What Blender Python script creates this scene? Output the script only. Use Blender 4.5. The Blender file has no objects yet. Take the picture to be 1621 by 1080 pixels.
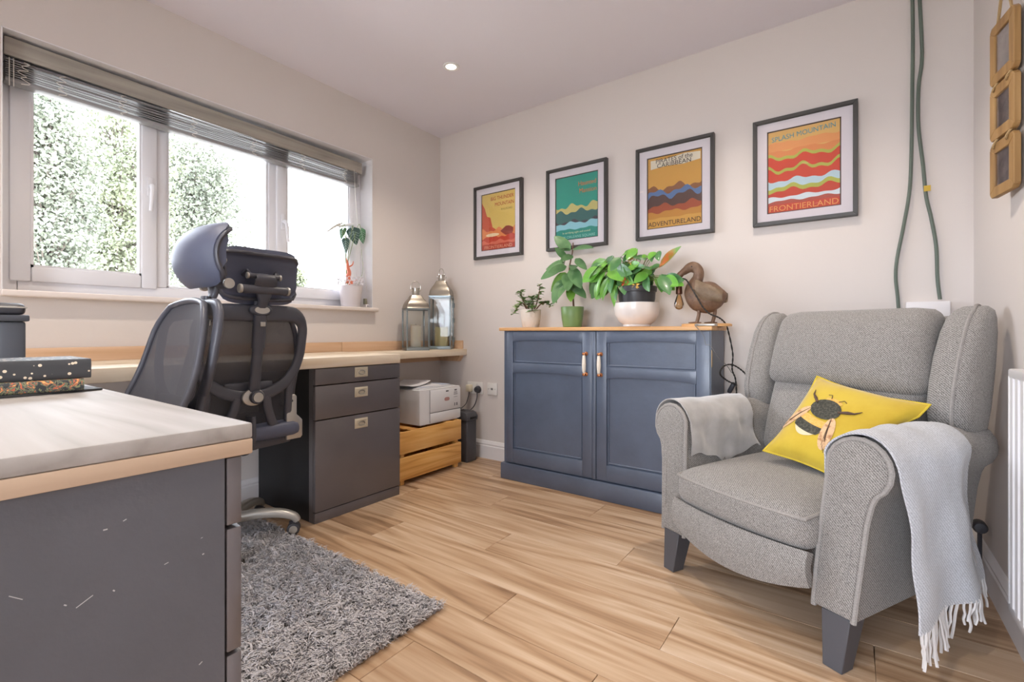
import bpy, bmesh, math, random
import numpy as np
from mathutils import Vector, Matrix, Euler

random.seed(7)
scene = bpy.context.scene
col = scene.collection
PI = math.pi

# ---------------------------------------------------------------- camera
FPX, CXP, HYP = 748.0, 810.5, 526.0          # focal length, centre and horizon in photo pixels (1621x1080)
YAW = math.atan(540 / 748.0)
CAM = Vector((2.590, -2.640, 0.900))
FW = Vector((-math.sin(YAW), math.cos(YAW), 0))
RT = Vector((math.cos(YAW), math.sin(YAW), 0))
UP = Vector((0, 0, 1))
cd = bpy.data.cameras.new('camera')
cam = bpy.data.objects.new('camera', cd)
col.objects.link(cam)
cam.location = CAM
cam.rotation_euler = (PI / 2, 0, YAW)
cd.sensor_width = 36.0
cd.lens = 36.0 * FPX / 1621.0
cd.shift_y = -(540.0 - HYP) / 1621.0
cd.clip_start = 0.02
scene.camera = cam

# ---------------------------------------------------------------- world, lights, exposure
SKY = 9.0
w = bpy.data.worlds.new('overcast_sky')
scene.world = w
w.use_nodes = True
nt = w.node_tree
bg = nt.nodes['Background']
bg.inputs[1].default_value = SKY
tc = nt.nodes.new('ShaderNodeTexCoord')
nz = nt.nodes.new('ShaderNodeTexNoise')
nz.inputs['Scale'].default_value = 2.2
nz.inputs['Detail'].default_value = 5
rp = nt.nodes.new('ShaderNodeValToRGB')
rp.color_ramp.elements[0].position = .3
rp.color_ramp.elements[0].color = (.78, .86, 1.0, 1)
rp.color_ramp.elements[1].position = .7
rp.color_ramp.elements[1].color = (.88, .93, 1, 1)
nt.links.new(tc.outputs['Generated'], nz.inputs['Vector'])
nt.links.new(nz.outputs['Fac'], rp.inputs[0])
nt.links.new(rp.outputs[0], bg.inputs[0])

def portal(name, loc, rot, sx, sy):
    l = bpy.data.lights.new(name, 'AREA')
    l.shape = 'RECTANGLE'
    l.size, l.size_y = sx, sy
    l.cycles.is_portal = True
    o = bpy.data.objects.new(name, l)
    col.objects.link(o)
    o.location = loc
    o.rotation_euler = rot
    return o
portal('window_portal', (-0.30, -1.478, 1.56), (0, -PI / 2, 0), 0.98, 1.69)
portal('added_door_portal', (2.0, -4.72, 1.06), (PI / 2, 0, 0), 1.9, 2.1)  # steers sky light through the added doors

vs = scene.view_settings
vs.view_transform = 'Standard'
vs.look = 'None'
vs.gamma = 1.0
vs.use_curve_mapping = False
vs.exposure = 0.90

# ---------------------------------------------------------------- pixel helpers (photo pixel + a surface -> place)
def ray(u, v): return FW + RT * ((u - CXP) / FPX) - UP * ((v - HYP) / FPX)
def onX(u, v, x): r = ray(u, v); return CAM + r * ((x - CAM.x) / r.x)
def onY(u, v, y): r = ray(u, v); return CAM + r * ((y - CAM.y) / r.y)
def onZ(u, v, z): r = ray(u, v); return CAM + r * ((z - CAM.z) / r.z)

# ---------------------------------------------------------------- geometry helpers: a shape is (verts, faces)
def join(*gs):
    vv, ff = [], []
    for g in gs:
        n = len(vv)
        vv += list(g[0])
        ff += [tuple(i + n for i in f) for f in g[1]]
    return vv, ff
def xf(g, m): return [tuple(m @ Vector(p)) for p in g[0]], g[1]
def mv(g, x, y, z): return [(p[0] + x, p[1] + y, p[2] + z) for p in g[0]], g[1]
def flipf(g): return g[0], [tuple(reversed(f)) for f in g[1]]
def mirx(g): return [(-p[0], p[1], p[2]) for p in g[0]], [tuple(reversed(f)) for f in g[1]]
def from_bm(bm):
    bm.verts.index_update()
    g = ([tuple(v.co) for v in bm.verts], [tuple(v.index for v in f.verts) for f in bm.faces])
    bm.free()
    return g
def bevel(g, b, seg=2, ang=25):
    bm = bmesh.new()
    vs_ = [bm.verts.new(p) for p in g[0]]
    for f in g[1]: bm.faces.new([vs_[i] for i in f])
    bm.normal_update()
    ed = [e for e in bm.edges if len(e.link_faces) == 2 and e.calc_face_angle() > math.radians(ang)]
    bmesh.ops.bevel(bm, geom=ed, offset=b, segments=seg, profile=.5, affect='EDGES', clamp_overlap=True)
    return from_bm(bm)
def box(x0, x1, y0, y1, z0, z1, b=0, seg=2):
    v = [(x, y, z) for z in (z0, z1) for y in (y0, y1) for x in (x0, x1)]
    f = [(0, 2, 3, 1), (4, 5, 7, 6), (0, 1, 5, 4), (2, 6, 7, 3), (0, 4, 6, 2), (1, 3, 7, 5)]
    g = (v, f)
    return bevel(g, b, seg) if b else g
def cbox(cx, cy, cz, sx, sy, sz, b=0, seg=2):
    return box(cx - sx / 2, cx + sx / 2, cy - sy / 2, cy + sy / 2, cz - sz / 2, cz + sz / 2, b, seg)
def loft(rings, cap=True, closed=False):
    n = len(rings[0])
    v = [tuple(p) for r in rings for p in r]
    f = []
    m = len(rings)
    for i in range(m if closed else m - 1):
        a, b = i * n, ((i + 1) % m) * n
        for k in range(n):
            f.append((a + k, a + (k + 1) % n, b + (k + 1) % n, b + k))
    if cap and not closed:
        f.append(tuple(reversed(range(n))))
        f.append(tuple(range((m - 1) * n, m * n)))
    return v, f
def frames(pts, closed=False):
    P = [Vector(p) for p in pts]
    n = len(P)
    T = []
    for i in range(n):
        if closed: t = P[(i + 1) % n] - P[i - 1]
        else: t = P[min(i + 1, n - 1)] - P[max(i - 1, 0)]
        T.append(t.normalized() if t.length > 1e-9 else Vector((0, 0, 1)))
    u = T[0].cross(Vector((0, 0, 1)))
    if u.length < .05: u = T[0].cross(Vector((0, 1, 0)))
    u.normalize()
    out = []
    for i in range(n):
        u = (u - T[i] * u.dot(T[i]))
        u.normalize()
        out.append((P[i], T[i], u.copy(), T[i].cross(u)))
    return out
def tube(pts, r, n=8, closed=False):
    fr = frames(pts, closed)
    R = r if isinstance(r, (list, tuple)) else [r] * len(fr)
    rings = [[p + (u * math.cos(2 * PI * k / n) + b * math.sin(2 * PI * k / n)) * R[i] for k in range(n)] for i, (p, t, u, b) in enumerate(fr)]
    return loft(rings, True, closed)
def sweep(pts, ws, ts, nrm=(0, 1, 0), n=10, closed=False, p=3.0):
    """flat strap: width ws across the path, thickness ts along nrm"""
    Pp = [Vector(q) for q in pts]
    m = len(Pp)
    W = ws if isinstance(ws, (list, tuple)) else [ws] * m
    Tt = ts if isinstance(ts, (list, tuple)) else [ts] * m
    N = Vector(nrm)
    rings = []
    for i in range(m):
        if closed: t = Pp[(i + 1) % m] - Pp[i - 1]
        else: t = Pp[min(i + 1, m - 1)] - Pp[max(i - 1, 0)]
        t.normalize()
        s = t.cross(N)
        s.normalize()
        nn = s.cross(t)
        ring = []
        for k in range(n):
            a = 2 * PI * (k + .5) / n
            c_, s_ = math.cos(a), math.sin(a)
            ring.append(Pp[i] + s * (math.copysign(abs(c_) ** (2 / p), c_) * W[i] / 2) + nn * (math.copysign(abs(s_) ** (2 / p), s_) * Tt[i] / 2))
        rings.append(ring)
    return loft(rings, True, closed)
def spline(pts, k=6, closed=False):
    P = [Vector(p) for p in pts]
    n = len(P)
    out = []
    rng = range(n if closed else n - 1)
    for i in rng:
        if closed: a, b, c, d = P[i - 1], P[i], P[(i + 1) % n], P[(i + 2) % n]
        else: a, b, c, d = P[max(i - 1, 0)], P[i], P[i + 1], P[min(i + 2, n - 1)]
        for j in range(k):
            t = j / k
            out.append(.5 * ((2 * b) + (c - a) * t + (2 * a - 5 * b + 4 * c - d) * t * t + (-a + 3 * b - 3 * c + d) * t ** 3))
    if not closed: out.append(P[-1])
    return out
def lathe(prof, n=24, cap=True):
    return loft([[(r * math.cos(2 * PI * k / n), r * math.sin(2 * PI * k / n), z) for k in range(n)] for r, z in prof], cap)
def cyl(p0, p1, r, n=16, b=0):
    p0, p1 = Vector(p0), Vector(p1)
    g = tube([p0, p1], r, n)
    return bevel(g, b, 2, 40) if b else g
def prism(poly, d0, d1, ax='y'):
    """extrude a 2-D outline: ax is the extrusion axis"""
    def put(a, b, d): return {'y': (a, d, b), 'x': (d, a, b), 'z': (a, b, d)}[ax]
    n = len(poly)
    v = [put(a, b, d0) for a, b in poly] + [put(a, b, d1) for a, b in poly]
    f = [(i, (i + 1) % n, n + (i + 1) % n, n + i) for i in range(n)] + [tuple(reversed(range(n))), tuple(range(n, 2 * n))]
    return v, f
def superring(cx, cy, z, hx, hy, p=4, n=24, f=None):
    out = []
    for k in range(n):
        a = 2 * PI * k / n
        c_, s_ = math.cos(a), math.sin(a)
        q = (cx + math.copysign(abs(c_) ** (2 / p), c_) * hx, cy + math.copysign(abs(s_) ** (2 / p), s_) * hy, z)
        out.append(f(q) if f else q)
    return out
def rcube(hx, hy, hz, r, n=8, f=None):
    """rounded box of half sizes, vertices passed through f"""
    bm = bmesh.new()
    bmesh.ops.create_cube(bm, size=2)
    bmesh.ops.subdivide_edges(bm, edges=bm.edges[:], cuts=n, use_grid_fill=True)
    for v in bm.verts:
        # concentrate the cuts near the edges
        q = [math.copysign(1 - (1 - abs(c)) ** 1.35, c) for c in v.co]
        p = Vector((q[0] * hx, q[1] * hy, q[2] * hz))
        inn = Vector((max(-hx + r, min(hx - r, p.x)), max(-hy + r, min(hy - r, p.y)), max(-hz + r, min(hz - r, p.z))))
        d = p - inn
        if d.length > 1e-9: p = inn + d.normalized() * r
        v.co = f(p) if f else p
    return from_bm(bm)
def grid(nu, nv, f):
    v = [tuple(f(i / nu, j / nv)) for j in range(nv + 1) for i in range(nu + 1)]
    fc = [(j * (nu + 1) + i, j * (nu + 1) + i + 1, (j + 1) * (nu + 1) + i + 1, (j + 1) * (nu + 1) + i) for j in range(nv) for i in range(nu)]
    return v, fc
def shell(nu, nv, f, th):
    """grid surface given a thickness th (function or number) along its normal"""
    e = 1e-3
    top, bot = [], []
    for j in range(nv + 1):
        for i in range(nu + 1):
            u, v = i / nu, j / nv
            p = Vector(f(u, v))
            du = Vector(f(min(u + e, 1), v)) - Vector(f(max(u - e, 0), v))
            dv = Vector(f(u, min(v + e, 1))) - Vector(f(u, max(v - e, 0)))
            nn = du.cross(dv)
            nn = nn.normalized() if nn.length > 1e-12 else Vector((0, 0, 1))
            t = th(u, v) if callable(th) else th
            top.append(tuple(p + nn * t / 2))
            bot.append(tuple(p - nn * t / 2))
    N = len(top)
    W = nu + 1
    fc = []
    for j in range(nv):
        for i in range(nu):
            a = j * W + i
            fc.append((a, a + 1, a + W + 1, a + W))
            fc.append((N + a, N + a + W, N + a + W + 1, N + a + 1))
    rim = [i for i in range(nu)] + [j * W + nu for j in range(nv)] + [nv * W + i for i in range(nu, 0, -1)] + [j * W for j in range(nv, 0, -1)]
    m = len(rim)
    for k in range(m):
        a, b = rim[k], rim[(k + 1) % m]
        fc.append((b, a, N + a, N + b))
    return top + bot, fc
def text_g(s, size):
    c = bpy.data.curves.new('t', 'FONT')
    c.body = s
    c.size = size
    c.align_x = 'CENTER'
    c.align_y = 'CENTER'
    c.resolution_u = 3
    o = bpy.data.objects.new('t', c)
    me = bpy.data.meshes.new_from_object(o)
    g = ([tuple(v.co) for v in me.vertices], [tuple(p.vertices) for p in me.polygons])
    bpy.data.objects.remove(o)
    bpy.data.curves.remove(c)
    bpy.data.meshes.remove(me)
    return g

# ---------------------------------------------------------------- scene helpers
def mesh(name, g, m, smooth=40):
    me = bpy.data.meshes.new(name)
    me.from_pydata([tuple(p) for p in g[0]], [], [tuple(f) for f in g[1]])
    if m: me.materials.append(m)
    if smooth:
        me.shade_smooth()
        if smooth < 180: me.set_sharp_from_angle(angle=math.radians(smooth))
    me.update()
    return me
def put(name, me, parent=None, loc=(0, 0, 0), rot=(0, 0, 0), label=None):
    o = bpy.data.objects.new(name, me)
    col.objects.link(o)
    o.location = loc
    o.rotation_euler = rot
    if parent: o.parent = parent
    if label: o['label'] = label
    return o
def part(name, g, m, parent=None, smooth=40, label=None): return put(name, mesh(name, g, m, smooth), parent, label=label)
def tag(o, label, cat, group=None):
    o['label'] = label
    o['category'] = cat
    if group: o['group'] = group
    return o
def thing(name, label, cat, loc=(0, 0, 0), rz=0, group=None):
    o = bpy.data.objects.new(name, None)
    col.objects.link(o)
    o.empty_display_size = .05
    o.location = loc
    o.rotation_euler = (0, 0, rz)
    return tag(o, label, cat, group)
def struct(name, g, m, smooth=40):
    o = part(name, g, m, None, smooth)
    o['kind'] = 'structure'
    return o
def copy_tree(o, parent=None):
    c = o.copy()
    col.objects.link(c)
    c.parent = parent
    for ch in [q for q in bpy.data.objects if q.parent == o]: copy_tree(ch, c)
    return c

# ---------------------------------------------------------------- materials
def lin(c):
    if isinstance(c, str): c = [int(c[i:i + 2], 16) for i in (0, 2, 4)]
    c = [x / 255 for x in c]
    return tuple(x / 12.92 if x <= .04045 else ((x + .055) / 1.055) ** 2.4 for x in c) + (1,)
def M(name, c, rough=.5, metal=0, var=None, bump=None, coat=0, sheen=0, spec=.5, stretch=None, trans=0, sub=0):
    m = bpy.data.materials.new(name)
    m.use_nodes = True
    t = m.node_tree
    b = t.nodes['Principled BSDF']
    b.inputs['Base Color'].default_value = lin(c)
    b.inputs['Roughness'].default_value = rough
    b.inputs['Metallic'].default_value = metal
    b.inputs['Specular IOR Level'].default_value = spec
    b.inputs['Coat Weight'].default_value = coat
    b.inputs['Sheen Weight'].default_value = sheen
    b.inputs['Transmission Weight'].default_value = trans
    if sub:
        b.inputs['Subsurface Weight'].default_value = sub
        b.inputs['Subsurface Radius'].default_value = (.02, .015, .01)
    tcn = t.nodes.new('ShaderNodeTexCoord')
    mp = t.nodes.new('ShaderNodeMapping')
    if stretch: mp.inputs['Scale'].default_value = stretch
    t.links.new(tcn.outputs['Object'], mp.inputs[0])
    if var:
        sc, c2, lo, hi = var
        n = t.nodes.new('ShaderNodeTexNoise')
        n.inputs['Scale'].default_value = sc
        n.inputs['Detail'].default_value = 6
        n.inputs['Roughness'].default_value = .6
        r = t.nodes.new('ShaderNodeValToRGB')
        r.color_ramp.elements[0].position = lo
        r.color_ramp.elements[0].color = lin(c)
        r.color_ramp.elements[1].position = hi
        r.color_ramp.elements[1].color = lin(c2)
        t.links.new(mp.outputs[0], n.inputs['Vector'])
        t.links.new(n.outputs['Fac'], r.inputs[0])
        t.links.new(r.outputs[0], b.inputs['Base Color'])
    if bump:
        sc, st = bump
        n = t.nodes.new('ShaderNodeTexNoise')
        n.inputs['Scale'].default_value = sc
        n.inputs['Detail'].default_value = 4
        bp = t.nodes.new('ShaderNodeBump')
        bp.inputs['Strength'].default_value = st
        bp.inputs['Distance'].default_value = .004
        t.links.new(mp.outputs[0], n.inputs['Vector'])
        t.links.new(n.outputs['Fac'], bp.inputs['Height'])
        t.links.new(bp.outputs[0], b.inputs['Normal'])
    return m
def wood(name, cols, axis=0, scale=1.0, rough=.45, rnd=True, bump=.15, ring=3.0, coat=0):
    """procedural timber, grain along axis"""
    m = bpy.data.materials.new(name)
    m.use_nodes = True
    t = m.node_tree
    L = t.links.new
    b = t.nodes['Principled BSDF']
    b.inputs['Roughness'].default_value = rough
    b.inputs['Coat Weight'].default_value = coat
    tcn = t.nodes.new('ShaderNodeTexCoord')
    src = tcn.outputs['Object']
    if rnd:
        oi = t.nodes.new('ShaderNodeObjectInfo')
        mu = t.nodes.new('ShaderNodeVectorMath')
        mu.operation = 'SCALE'
        mu.inputs[0].default_value = (37.0, 19.0, 7.0)
        L(oi.outputs['Random'], mu.inputs['Scale'])
        ad = t.nodes.new('ShaderNodeVectorMath')
        L(src, ad.inputs[0])
        L(mu.outputs[0], ad.inputs[1])
        src = ad.outputs[0]
    mp = t.nodes.new('ShaderNodeMapping')
    s = [6.0 * scale] * 3
    s[axis] = .62 * scale
    mp.inputs['Scale'].default_value = s
    L(src, mp.inputs[0])
    n1 = t.nodes.new('ShaderNodeTexNoise')           # contour field: its level lines make cathedral grain
    n1.inputs['Scale'].default_value = 1.0
    n1.inputs['Detail'].default_value = 2.0
    n1.inputs['Distortion'].default_value = .5
    L(mp.outputs[0], n1.inputs['Vector'])
    mul = t.nodes.new('ShaderNodeMath')
    mul.operation = 'MULTIPLY'
    mul.inputs[1].default_value = ring * 5
    L(n1.outputs['Fac'], mul.inputs[0])
    fr = t.nodes.new('ShaderNodeMath')
    fr.operation = 'PINGPONG'
    fr.inputs[1].default_value = 1.0
    L(mul.outputs[0], fr.inputs[0])
    mp2 = t.nodes.new('ShaderNodeMapping')
    s2 = [55.0 * scale] * 3
    s2[axis] = 2.2 * scale
    mp2.inputs['Scale'].default_value = s2
    L(src, mp2.inputs[0])
    n2 = t.nodes.new('ShaderNodeTexNoise')
    n2.inputs['Scale'].default_value = 1.0
    n2.inputs['Detail'].default_value = 5.0
    L(mp2.outputs[0], n2.inputs['Vector'])
    mx = t.nodes.new('ShaderNodeMath')
    mx.operation = 'MULTIPLY_ADD'
    L(fr.outputs[0], mx.inputs[0])
    mx.inputs[1].default_value = .42
    sb = t.nodes.new('ShaderNodeMath')
    sb.operation = 'MULTIPLY_ADD'
    L(n2.outputs['Fac'], sb.inputs[0])
    sb.inputs[1].default_value = .75
    sb.inputs[2].default_value = -.12
    L(sb.outputs[0], mx.inputs[2])
    last = mx.outputs[0]
    if rnd:
        ra = t.nodes.new('ShaderNodeMath')
        ra.operation = 'MULTIPLY_ADD'
        L(oi.outputs['Random'], ra.inputs[0])
        ra.inputs[1].default_value = .22
        L(last, ra.inputs[2])
        sb2 = t.nodes.new('ShaderNodeMath')
        sb2.operation = 'SUBTRACT'
        L(ra.outputs[0], sb2.inputs[0])
        sb2.inputs[1].default_value = .11
        last = sb2.outputs[0]
    r = t.nodes.new('ShaderNodeValToRGB')
    r.color_ramp.elements[0].position = .12
    r.color_ramp.elements[0].color = lin(cols[0])
    r.color_ramp.elements[1].position = .85
    r.color_ramp.elements[1].color = lin(cols[-1])
    for i, c in enumerate(cols[1:-1]):
        e = r.color_ramp.elements.new(.12 + .73 * (i + 1) / (len(cols) - 1))
        e.color = lin(c)
    L(last, r.inputs[0])
    L(r.outputs[0], b.inputs['Base Color'])
    bp = t.nodes.new('ShaderNodeBump')
    bp.inputs['Strength'].default_value = bump
    bp.inputs['Distance'].default_value = .002
    L(n2.outputs['Fac'], bp.inputs['Height'])
    L(bp.outputs[0], b.inputs['Normal'])
    return m
def glass(name, tint=(1, 1, 1, 1), refl=1.0):
    """thin pane: clear straight through, mirror by Fresnel"""
    m = bpy.data.materials.new(name)
    m.use_nodes = True
    t = m.node_tree
    t.nodes.remove(t.nodes['Principled BSDF'])
    out = [n for n in t.nodes if n.type == 'OUTPUT_MATERIAL'][0]
    tr = t.nodes.new('ShaderNodeBsdfTransparent')
    tr.inputs[0].default_value = tint
    gl = t.nodes.new('ShaderNodeBsdfGlossy')
    gl.inputs['Roughness'].default_value = .01
    f = t.nodes.new('ShaderNodeFresnel')
    f.inputs[0].default_value = 1.45
    mu = t.nodes.new('ShaderNodeMath')
    mu.operation = 'MULTIPLY'
    mu.inputs[1].default_value = refl
    mix = t.nodes.new('ShaderNodeMixShader')
    t.links.new(f.outputs[0], mu.inputs[0])
    t.links.new(mu.outputs[0], mix.inputs[0])
    t.links.new(tr.outputs[0], mix.inputs[1])
    t.links.new(gl.outputs[0], mix.inputs[2])
    t.links.new(mix.outputs[0], out.inputs[0])
    return m
def emit(name, c, s):
    m = bpy.data.materials.new(name)
    m.use_nodes = True
    b = m.node_tree.nodes['Principled BSDF']
    b.inputs['Base Color'].default_value = (0, 0, 0, 1)
    b.inputs['Emission Color'].default_value = lin(c)
    b.inputs['Emission Strength'].default_value = s
    return m
def tweed(name, a, b_, scale=620.0, bump=.5, sheen=.2):
    """woven upholstery: salt-and-pepper yarns with a fine diagonal weave"""
    m = bpy.data.materials.new(name)
    m.use_nodes = True
    t = m.node_tree
    L = t.links.new
    b = t.nodes['Principled BSDF']
    b.inputs['Roughness'].default_value = .9
    b.inputs['Sheen Weight'].default_value = sheen
    b.inputs['Specular IOR Level'].default_value = .15
    tcn = t.nodes.new('ShaderNodeTexCoord')
    n = t.nodes.new('ShaderNodeTexNoise')
    n.inputs['Scale'].default_value = scale
    n.inputs['Detail'].default_value = 3
    L(tcn.outputs['Object'], n.inputs['Vector'])
    wv = t.nodes.new('ShaderNodeTexWave')
    wv.bands_direction = 'DIAGONAL'
    wv.inputs['Scale'].default_value = scale * .12
    wv.inputs['Distortion'].default_value = 3.0
    wv.inputs['Detail'].default_value = 2
    wv.inputs['Detail Scale'].default_value = 3
    L(tcn.outputs['Object'], wv.inputs['Vector'])
    mx = t.nodes.new('ShaderNodeMath')
    mx.operation = 'MULTIPLY_ADD'
    mx.inputs[1].default_value = .25
    L(wv.outputs['Fac'], mx.inputs[0])
    L(n.outputs['Fac'], mx.inputs[2])
    r = t.nodes.new('ShaderNodeValToRGB')
    r.color_ramp.elements[0].position = .42
    r.color_ramp.elements[0].color = lin(a)
    r.color_ramp.elements[1].position = .82
    r.color_ramp.elements[1].color = lin(b_)
    L(mx.outputs[0], r.inputs[0])
    L(r.outputs[0], b.inputs['Base Color'])
    bp = t.nodes.new('ShaderNodeBump')
    bp.inputs['Strength'].default_value = bump
    bp.inputs['Distance'].default_value = .002
    L(mx.outputs[0], bp.inputs['Height'])
    L(bp.outputs[0], b.inputs['Normal'])
    return m
def meshfab(name, c, pitch=.006, cover=.55):
    """open knitted mesh: a grid of threads with see-through holes"""
    m = bpy.data.materials.new(name)
    m.use_nodes = True
    t = m.node_tree
    L = t.links.new
    b = t.nodes['Principled BSDF']
    b.inputs['Base Color'].default_value = lin(c)
    b.inputs['Roughness'].default_value = .6
    out = [n for n in t.nodes if n.type == 'OUTPUT_MATERIAL'][0]
    tcn = t.nodes.new('ShaderNodeTexCoord')
    mp = t.nodes.new('ShaderNodeMapping')
    mp.inputs['Scale'].default_value = (1 / pitch, 0, .62 / pitch)
    L(tcn.outputs['Object'], mp.inputs[0])
    vo = t.nodes.new('ShaderNodeTexVoronoi')
    vo.feature = 'DISTANCE_TO_EDGE'
    vo.inputs['Randomness'].default_value = .25
    L(mp.outputs[0], vo.inputs['Vector'])
    gt = t.nodes.new('ShaderNodeMath')
    gt.operation = 'GREATER_THAN'
    gt.inputs[1].default_value = cover * .5
    L(vo.outputs['Distance'], gt.inputs[0])
    tr = t.nodes.new('ShaderNodeBsdfTransparent')
    mix = t.nodes.new('ShaderNodeMixShader')
    L(gt.outputs[0], mix.inputs[0])
    L(b.outputs[0], mix.inputs[1])
    L(tr.outputs[0], mix.inputs[2])
    L(mix.outputs[0], out.inputs[0])
    return m

m_wall = M('wall_paint', 'd8d0cb', .85, bump=(60, .06))
m_ceil = M('ceiling_paint', 'e4dfe6', .9)
m_white = M('white_gloss_paint', 'e6e3e4', .35)
m_upvc = M('white_upvc', 'e8e8ec', .3)
m_plank = wood('oak_laminate', ['8a6b50', 'b39374', 'c4a88b', 'd3bba2'], 0, 1.0, .36, True, .10, 2.2)
m_under = M('dark_underlay', '4a3826', .9)
m_pine = wood('pale_worktop_wood', ['c9b396', 'd8c6ac', 'e2d3bd', 'e8dccb'], 1, .8, .5, True, .25, 2.0)
m_pinex = wood('pale_desk_wood', ['98938f', 'a7a3a0', 'b0acaa', 'b8b5b4'], 0, .8, .5, True, .3, 2.4)
m_upst = wood('pink_pine', ['c69f7c', 'd5b190', 'dfc0a2'], 1, .8, .55, True, .2, 2.0)
m_crate = wood('orange_pine_crate', ['b5793a', 'd9a156', 'e5b168', 'ecc07e'], 1, 1.2, .5, True, .3, 2.5)
m_oaktop = wood('oak_top', ['c08d55', 'd6a66f', 'e2b983'], 0, 1.0, .45, True, .1, 2)
m_black = M('satin_black_board', '5b5658', .36, var=(3, '635e61', .4, .7), bump=(90, .05), spec=.9)
m_blackin = M('black_carcass', '17171a', .6)
m_navy = M('charcoal_blue_paint', '4c586c', .40, var=(6, '566378', .35, .7), bump=(35, .25), spec=1.0)
m_steel = M('brushed_nickel', 'c2beb6', .28, 1.0)
m_silver = M('silver_plastic', 'bdbab4', .35, .6)
m_alu = M('polished_aluminium', 'd0cecb', .22, 1.0)
m_dkplas = M('black_plastic', '3e3e44', .45, bump=(400, .05))
m_headp = M('dark_vinyl', '575c70', .5, bump=(500, .1))
m_glass = glass('clear_glass')
# ================================================================ the room
RW, FY, H = 2.985, -4.60, 2.40          # right wall x, wall behind the camera y, ceiling height
WT = .30                                # wall thickness
floor = struct('floor', box(-.02, RW + .02, FY - .02, .02, -.06, -.012), m_under)
PW, PL = .19, 1.285
joint0 = {3: 1.652, 4: 2.145, 5: 1.353, 6: 1.85, 7: 1.06, 8: 1.545}   # board ends seen in the photo, by row
row_y = {3: -1.50, 4: -1.31, 5: -1.12, 6: -.93, 7: -.74, 8: -.55}
k = 0
y0 = -1.50 - 17 * PW
r = -14
while y0 < 0:
    a, b = max(y0, FY), min(y0 + PW, 0)
    j = joint0.get(r, 1.06 + .493 * (r % 3) - .3 * ((r // 3) % 2))
    x0 = j - PL * math.ceil(j / PL)
    if b - a > .01:
        while x0 < RW:
            p, q = max(x0, 0), min(x0 + PL, RW)
            if q - p > .01:
                g = box(-(q - p) / 2 + .0006, (q - p) / 2 - .0006, -(b - a) / 2 + .0006, (b - a) / 2 - .0006, -.012, 0, .0012, 1)
                o = part('plank', g, m_plank, floor)
                o.location = ((p + q) / 2, (a + b) / 2, 0)
            x0 += PL
    y0 += PW
    r += 1

WY0, WY1, WZ0, WZ1 = -2.325, -.636, 1.05, 2.05      # window opening in the left wall
struct('wall_left', join(box(-WT, 0, FY, WY0, 0, H), box(-WT, 0, WY1, 0, 0, H), box(-WT, 0, WY0, WY1, 0, WZ0), box(-WT, 0, WY0, WY1, WZ1, H)), m_wall, 0)
struct('wall_back', box(-WT, RW + WT, 0, WT, 0, H), m_wall, 0)
struct('wall_right', box(RW, RW + WT, FY, 0, 0, H), m_wall, 0)
DX0, DX1, DZ1 = 1.10, 2.90, 2.10                      # unseen glazed doors, added to let in fill light from behind
struct('wall_front', join(box(-WT, DX0, FY - WT, FY, 0, H), box(DX1, RW + WT, FY - WT, FY, 0, H), box(DX0, DX1, FY - WT, FY, DZ1, H)), m_wall, 0)
struct('ceiling', box(-WT, RW + WT, FY - WT, WT, H, H + .1), m_ceil, 0)

prof = [(0, 0), (.018, 0), (.018, .088), (.014, .094), (.016, .104), (.011, .113), (.006, .123), (0, .126)]
def skirt(name, p0, p1, nrm):
    p0, p1, n = Vector(p0), Vector(p1), Vector(nrm)
    ring = lambda p: [p + n * d + UP * z for d, z in prof]
    g = loft([ring(p0), ring(p1)])
    return struct(name, g, m_white, 20)
skirt('baseboard_back', (0, -.0005, 0), (RW, -.0005, 0), (0, -1, 0))
skirt('baseboard_right', (RW - .0005, 0, 0), (RW - .0005, FY, 0), (-1, 0, 0))
skirt('baseboard_left', (.0005, FY, 0), (.0005, 0, 0), (1, 0, 0))

# white reveal lining and sill
struct('trim_1', join(box(-.13, .0015, WY1 - .004, WY1, WZ0, WZ1), box(-.13, .0015, WY0, WY0 + .004, WZ0, WZ1), box(-.13, .0015, WY0, WY1, WZ1 - .004, WZ1)), m_white, 0)
m_sill = M('sill_paint', 'e0d6d0', .4)
struct('window_sill', box(-.13, .046, WY0 - .006, -.617, 1.036, 1.060, .006, 3), m_sill)

# ---------------------------------------------------------------- window_1
win = bpy.data.objects.new('window_1', None)
col.objects.link(win)
win['kind'] = 'structure'
FX = -.12                                  # room-side face of the frame
def yframe(name, y0, y1, z0, z1, w, x0, x1, b, parent):
    g = join(box(x0, x1, y0, y0 + w, z0, z1, b), box(x0, x1, y1 - w, y1, z0, z1, b), box(x0, x1, y0 + w, y1 - w, z0, z0 + w, b), box(x0, x1, y0 + w, y1 - w, z1 - w, z1, b))
    return part(name, g, m_upvc, parent)
yframe('outer_frame', WY0 + .004, WY1 - .004, 1.060, WZ1 - .004, .055, FX - .07, FX, .006, win)
for yc in (-1.785, -1.235):
    part('mullion', box(FX - .07, FX, yc - .028, yc + .028, 1.115, 1.99, .006), m_upvc, win)
for (a, b, z0) in ((-2.290, -1.800, 1.105), (-1.222, -.675, 1.105)):
    s = yframe('sash', a, b, z0, 2.0, .062, FX - .05, FX + .014, .009, win)
    part('pane', box(FX - .03, FX - .026, a + .055, b - .055, z0 + .055, 1.945), m_glass, s, 0)
    part('glazing_bead', join(*[q for q in (box(FX - .026, FX + .006, a + .060, a + .070, z0 + .06, 1.94), box(FX - .026, FX + .006, b - .070, b - .060, z0 + .06, 1.94), box(FX - .026, FX + .006, a + .06, b - .06, z0 + .060, z0 + .070))]), m_upvc, s)
part('pane', box(FX - .03, FX - .026, -1.765, -1.255, 1.11, 1.995), m_glass, win, 0)
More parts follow.
